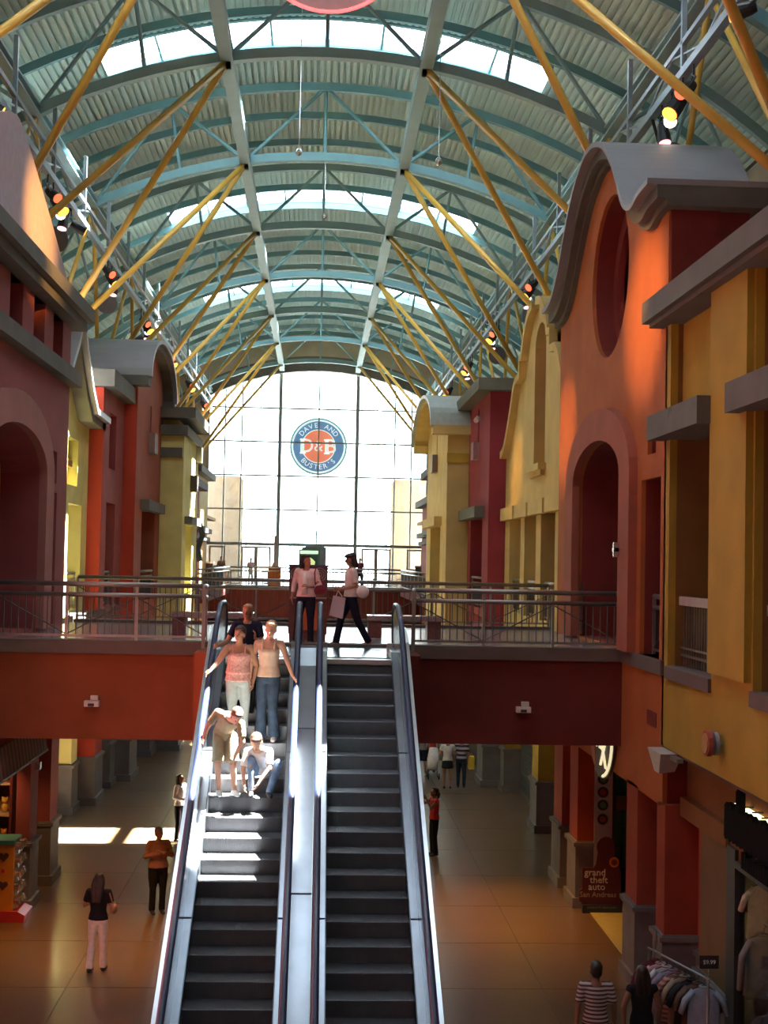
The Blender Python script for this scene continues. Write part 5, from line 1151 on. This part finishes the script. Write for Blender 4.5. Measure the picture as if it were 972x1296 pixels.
# ------------------------------------------------------------------ clothes shop (right edge)
t = root('backlit_letter_sign', (5.86, 17, 3.7), 'row of black backlit channel letters on the brown shop front', 'sign')
y = 18.42; random.seed(3)
for i in range(16):
    w_ = .16+.05*random.random(); hgt = .42+.06*random.random()
    if i == 3: hgt = .72
    b = MB(); b.panel([[(y, 3.52), (y-w_*.3, 3.48), (y-w_*.9, 3.52), (y-w_, 3.7), (y-w_*.95, 3.52+hgt), (y-w_*.5, 3.55+hgt), (y-.01, 3.5+hgt)]], 5.84, 5.93, 'x'); put('letter_block', b, mat('letter_black', (.008, .007, .007), .9, spec=.1), t); y -= w_*.93
put('halo_strip', MB().box(5.985, 6.035, 15.3, 18.4, 3.93, 3.99), mat('halo_glow', (1, 1, .6), .5, emit=(1, 1, .55), estr=2.0), t)
for i in range(8): put('stand_off', MB().box(5.9, 6.05, 15.5+i*.38, 15.52+i*.38, 4.02, 4.04), BLACK, t)
t = root('second_letter_sign', (5.86, 16.6, 3.2), 'smaller dark letter row under the black backlit sign', 'sign')
y = 17.72
for i in range(22):
    w_ = .09+.03*random.random(); put('letter_block', MB().box(5.86, 5.97, y-w_*.85, y, 3.22, 3.40+.05*random.random()), MATS['letter_black'], t); y -= w_
t = root('shop_window', (6.2, 16, 0), 'black framed clothes shop window with warm display behind', 'shop window')
put('frame', MB().box(5.95, 6.1, 18.25, 18.62, 0, 3.35), BLACK, t); put('head_frame', MB().box(5.95, 6.1, 11, 18.3, 3.1, 3.2), BLACK, t); put('sill_frame', MB().box(5.95, 6.1, 11, 18.3, 0, .35), BLACK, t)
put('lintel', MB().box(6.0, 6.3, 11, 18.62, 3.2, 3.5), MATS['store_brown'], t)
put('pane', MB().box(6.02, 6.03, 11, 18.3, .35, 3.1), GLASS, t); put('back_panel', MB().box(7.4, 7.5, 11, 19.0, 0, 3.4), mat('display_tan', (.30, .17, .06), .6, noise=.3), t); put('side_panel', MB().box(6.4, 7.4, 18.9, 19.0, 0, 3.4), mat('display_tan', (.3, .17, .06)), t)
l = bpy.data.lights.new('lamp', 'SPOT'); l.energy = 160; l.spot_size = R(80); l.spot_blend = .6; l.color = (1, .62, .34); l.shadow_soft_size = .06
o = bpy.data.objects.new('lamp', l); COL.objects.link(o); o.parent = t; o.location = (.1, .4, 3.15); o.rotation_euler = (R(-8), R(4), 0)
def garment(label, loc, rz, m, kind='shirt', sc=1.0, group=None):
    t = bpy.data.objects.new('hanging_'+kind, None); COL.objects.link(t); t.location = loc; t.rotation_euler = (0, 0, R(rz)); t.scale = (sc, sc, sc)
    props(t, label, kind, group)
    b = MB(); b.tube([(0, 0, -.78), (0, 0, -.5), (0, 0, -.2), (0, 0, -.06), (0, 0, -.02)], [(.25, .05), (.235, .06), (.23, .065), (.17, .05), (.06, .04)], 14, side=(1, 0, 0))
    for s in (-1, 1): b.tube([(s*.15, 0, -.08), (s*.27, 0, -.22), (s*.33, 0, -.40)] if kind == 'shirt' else [(s*.15, 0, -.08), (s*.26, 0, -.3), (s*.29, 0, -.7)], [(.07, .045), (.085, .045), (.095, .04)], 10, side=(0, 1, 0))
    plain(t, 'body', m, b)
    plain(t, 'collar', m, MB().tube([(.065*math.cos(a*math.pi/5), .045*math.sin(a*math.pi/5), -.005) for a in range(10)], .018, 6, close=True))
    plain(t, 'hanger', BLACK, MB().tube([(-.18, 0, -.07), (0, 0, .02), (.18, 0, -.07)], .008, 5).tube([(0, 0, .02), (0, 0, .07), (.03, 0, .10), (.0, 0, .12)], .005, 5))
    return t
PL = stripes('plaid_red', (.22, .06, .05), (.30, .25, .22), .07)
gar = [(cloth('g_wine', (.12, .02, .03)), 'wine red'), (cloth('g_pink', (.42, .27, .28)), 'dusty pink'), (cloth('g_white', (.42, .40, .42)), 'off-white'), (cloth('g_lilac', (.25, .22, .30)), 'lilac grey'), (PL, 'red checked'), (cloth('g_beige', (.30, .22, .16)), 'beige'), (cloth('g_black', (.03, .025, .03)), 'black'), (cloth('g_brown', (.12, .07, .05)), 'brown'), (cloth('g_blue', (.26, .30, .38)), 'pale blue')]
rk = root('clothes_rack', (5.45, 18.7, 0), 'metal clothes rack full of shirts in front of the brown shop pillar', 'clothes rack')
ra, rb_ = V((5.12, 19.35, 1.62)), V((5.50, 18.15, 1.62))
put('hanging_bar', MB().tube([ra-(rb_-ra)*.15+V((0, 0, .0)), rb_+(rb_-ra)*.1], .015, 8), STEEL, rk)
for p_ in (ra-(rb_-ra)*.12, rb_+(rb_-ra)*.07): put('upright', MB().tube([p_, V((p_.x, p_.y, .03))], .02, 8), STEEL, rk); put('foot', MB().box(p_.x-.3, p_.x+.3, p_.y-.03, p_.y+.03, 0, .05), STEEL, rk)
put('raised_arm', MB().tube([ra+V((0, 0, .0)), ra+V((.05, .1, .28))], .015, 6), STEEL, rk)
for i, (m_, nm) in enumerate(gar):
    p_ = ra+(rb_-ra)*(i/(len(gar)-1)); garment('%s shirt hanging on the clothes rack' % nm, (p_.x, p_.y, 1.50), -8, m_, 'shirt', .95, 'shirts on the clothes rack')
t = root('price_card', (5.65, 18.4, 1.7), 'small black price card above the clothes rack', 'price card'); put('card', MB().box(5.45, 5.72, 18.2, 18.22, 1.72, 1.90), BLACK, t); text_x('$9.99', .08, 5.585, 18.195, 1.81, t, mat('print_white', (.6, .6, .6), .6), rz=0, depth=.008); put('stem', MB().tube([(5.58, 18.21, 1.62), (5.58, 18.21, 1.72)], .008, 5), STEEL, t)
garment('cream blouse with dark details displayed high in the shop window', (6.30, 18.0, 2.95), -20, cloth('g_cream', (.55, .42, .32)), 'shirt', 1.0)
garment('grey jacket displayed in the shop window below the cream blouse', (6.25, 17.9, 2.28), -20, cloth('g_grey', (.20, .18, .17)), 'jacket', 1.1)
garment('dark hanging top low in the shop window', (6.25, 17.5, 1.35), -20, cloth('g_dark', (.06, .05, .06)), 'shirt', 1.0); garment('pale hanging top low in the shop window at the picture edge', (6.28, 17.0, 1.35), -20, cloth('g_pale', (.4, .36, .33)), 'shirt', 1.0)
for z in (3.07, 2.42, 1.49): put('display_rod', MB().tube([(6.28, 18.5, z), (6.28, 16, z)], .012, 6), STEEL, MATS and bpy.data.objects['shop_window'])

# ------------------------------------------------------------------ toy shop (left edge)
t = root('striped_awning', (-5.68, 25, 3.2), 'grey and pink striped awning over the toy shop at the left edge', 'awning')
A1 = cloth('awning_grey', (.10, .11, .11)); A2 = cloth('awning_pink', (.30, .14, .11))
for i in range(42):
    y0 = 22.5+i*.135; put('awning_strip', MB().panel([[(-5.60, 3.19), (-5.57, 3.19), (-5.66, 3.75), (-5.69, 3.75)]], y0, y0+.133, 'y'), A1 if i % 2 else A2, t)
put('awning_rail', MB().box(-5.62, -5.56, 22.5, 28.2, 3.15, 3.20), BLACK, t)
t = root('toy_shelf', (-6.55, 28.6, 0), 'wooden toy shop shelf unit with cream edges at the left edge', 'shelf')
put('back', MB().box(-7.6, -6.35, 29.0, 29.06, 0, 3.0), GALY, t)
for z in (.35, 1.05, 1.72, 2.38): put('shelf_board', MB().box(-7.6, -6.38, 28.4, 29.0, z, z+.05), mat('shelf_cream', (.45, .34, .20), .6), t)
put('end_panel', MB().box(-6.38, -6.33, 28.4, 29.0, 0, 3.0), GALR, t)
tc_ = [((.55, .04, .03), 'red'), ((.60, .22, .04), 'orange'), ((.55, .35, .08), 'yellow'), ((.35, .05, .05), 'dark red'), ((.25, .16, .10), 'brown')]
random.seed(5)
for zi, z in enumerate((.4, 1.1, 1.77, 2.43)):
    for i in range(6):
        c_, nm = tc_[(i*2+zi) % 5] if z < 2.4 else tc_[(i % 2)*3]; nth = ('rightmost', 'second from right', 'third from right', 'fourth from right', 'fifth from right', 'leftmost')[i]; x = -6.52-i*.19
        pl_ = root('plush_toy', (x, 28.6, z), '%s plush toy on the toy shop shelf, %s, %s' % (nm, nth, ('lowest board', 'second board', 'third board', 'top board')[zi]), 'toy', 'plush toys on the shelf')
        m_ = cloth('plush_'+nm.replace(' ', '_'), c_)
        put('body', MB().ball((x, 28.6, z+.11), .08, .08, .11, 10, 7), m_, pl_, smooth=True); put('head', MB().ball((x, 28.57, z+.26), .065, .06, .065, 10, 7).ball((x-.045, 28.58, z+.31), .025, .02, .03, 8, 5).ball((x+.045, 28.58, z+.31), .025, .02, .03, 8, 5), m_, pl_, smooth=True)
l = bpy.data.lights.new('lamp', 'SPOT'); l.energy = 120; l.spot_size = R(110); l.spot_blend = .7; l.color = (1, .50, .2); l.shadow_soft_size = .08
sl_ = root('shop_ceiling_lamp', (-6.6, 27.2, 3.3), 'warm ceiling lamp inside the toy shop', 'ceiling lamp'); put('shade', MB().tube([(-6.6, 27.2, 3.4), (-6.6, 27.2, 3.3)], [.05, .12], 12), BLACK, sl_)
o = bpy.data.objects.new('lamp', l); COL.objects.link(o); o.parent = sl_; o.location = (0, 0, -.02); o.rotation_euler = (R(20), 0, 0)
t = root('gumball_machine', (-5.95, 26.9, 0), 'orange and teal toy vending machine with heart cut-outs and chrome tops', 'vending machine')
put('base', MB().panel([[(-6.32, 0), (-5.62, 0), (-5.60, .14), (-5.75, .22), (-6.32, .22)]], 26.55, 27.25, 'y'), mat('vend_red', (.5, .03, .03), .4), t)
put('cabinet', MB().box(-6.28, -5.86, 26.62, 27.2, .22, 1.52), mat('vend_orange', (.55, .20, .02), .45), t); put('side_trim', MB().box(-6.34, -6.27, 26.58, 27.22, .22, 1.58), mat('vend_teal', (.05, .20, .18), .5), t); put('top_trim', MB().box(-6.34, -5.84, 26.58, 27.22, 1.52, 1.60), mat('vend_teal', (.05, .2, .18)), t)
for z in (.72, 1.28):
    heart = [(-6.06+.10*math.sin(a)**3*1.05, z+.10*(13*math.cos(a)-5*math.cos(2*a)-2*math.cos(3*a)-math.cos(4*a))/16) for a in [2*math.pi*i/24 for i in range(24)]]
    put('heart_cutout', MB().panel([heart], 26.60, 26.62, 'y'), mat('vend_dark', (.08, .03, .01), .5), t)
put('round_badge', MB().disc((-6.06, 26.61, 1.0), .04, 'y', .02, 12), mat('vend_red', (.5, .03, .03)), t)
for z in (.35, .62, .89, 1.16, 1.43):
    for y in (26.72, 26.95, 27.1): put('dispenser', MB().tube([(-5.86, y, z+.08), (-5.76, y, z+.08), (-5.74, y, z-.02)], .045, 8).box(-5.86, -5.78, y-.05, y+.05, z-.1, z), SILV, t)
t = root('red_ride_seat', (-6.45, 26.2, 0), 'bright red curved plastic seat at the left edge beside the vending machine', 'seat'); put('shell', MB().tube([(-6.40, 26.3, .0), (-6.42, 26.3, .4), (-6.5, 26.3, .75), (-6.62, 26.3, .98)], [(.16, .2), (.19, .22), (.15, .2), (.06, .12)], 12), mat('vend_red2', (.60, .02, .02), .35), t, smooth=True); put('foot', MB().box(-6.62, -6.3, 26.15, 26.45, 0, .06), BLACK, t)
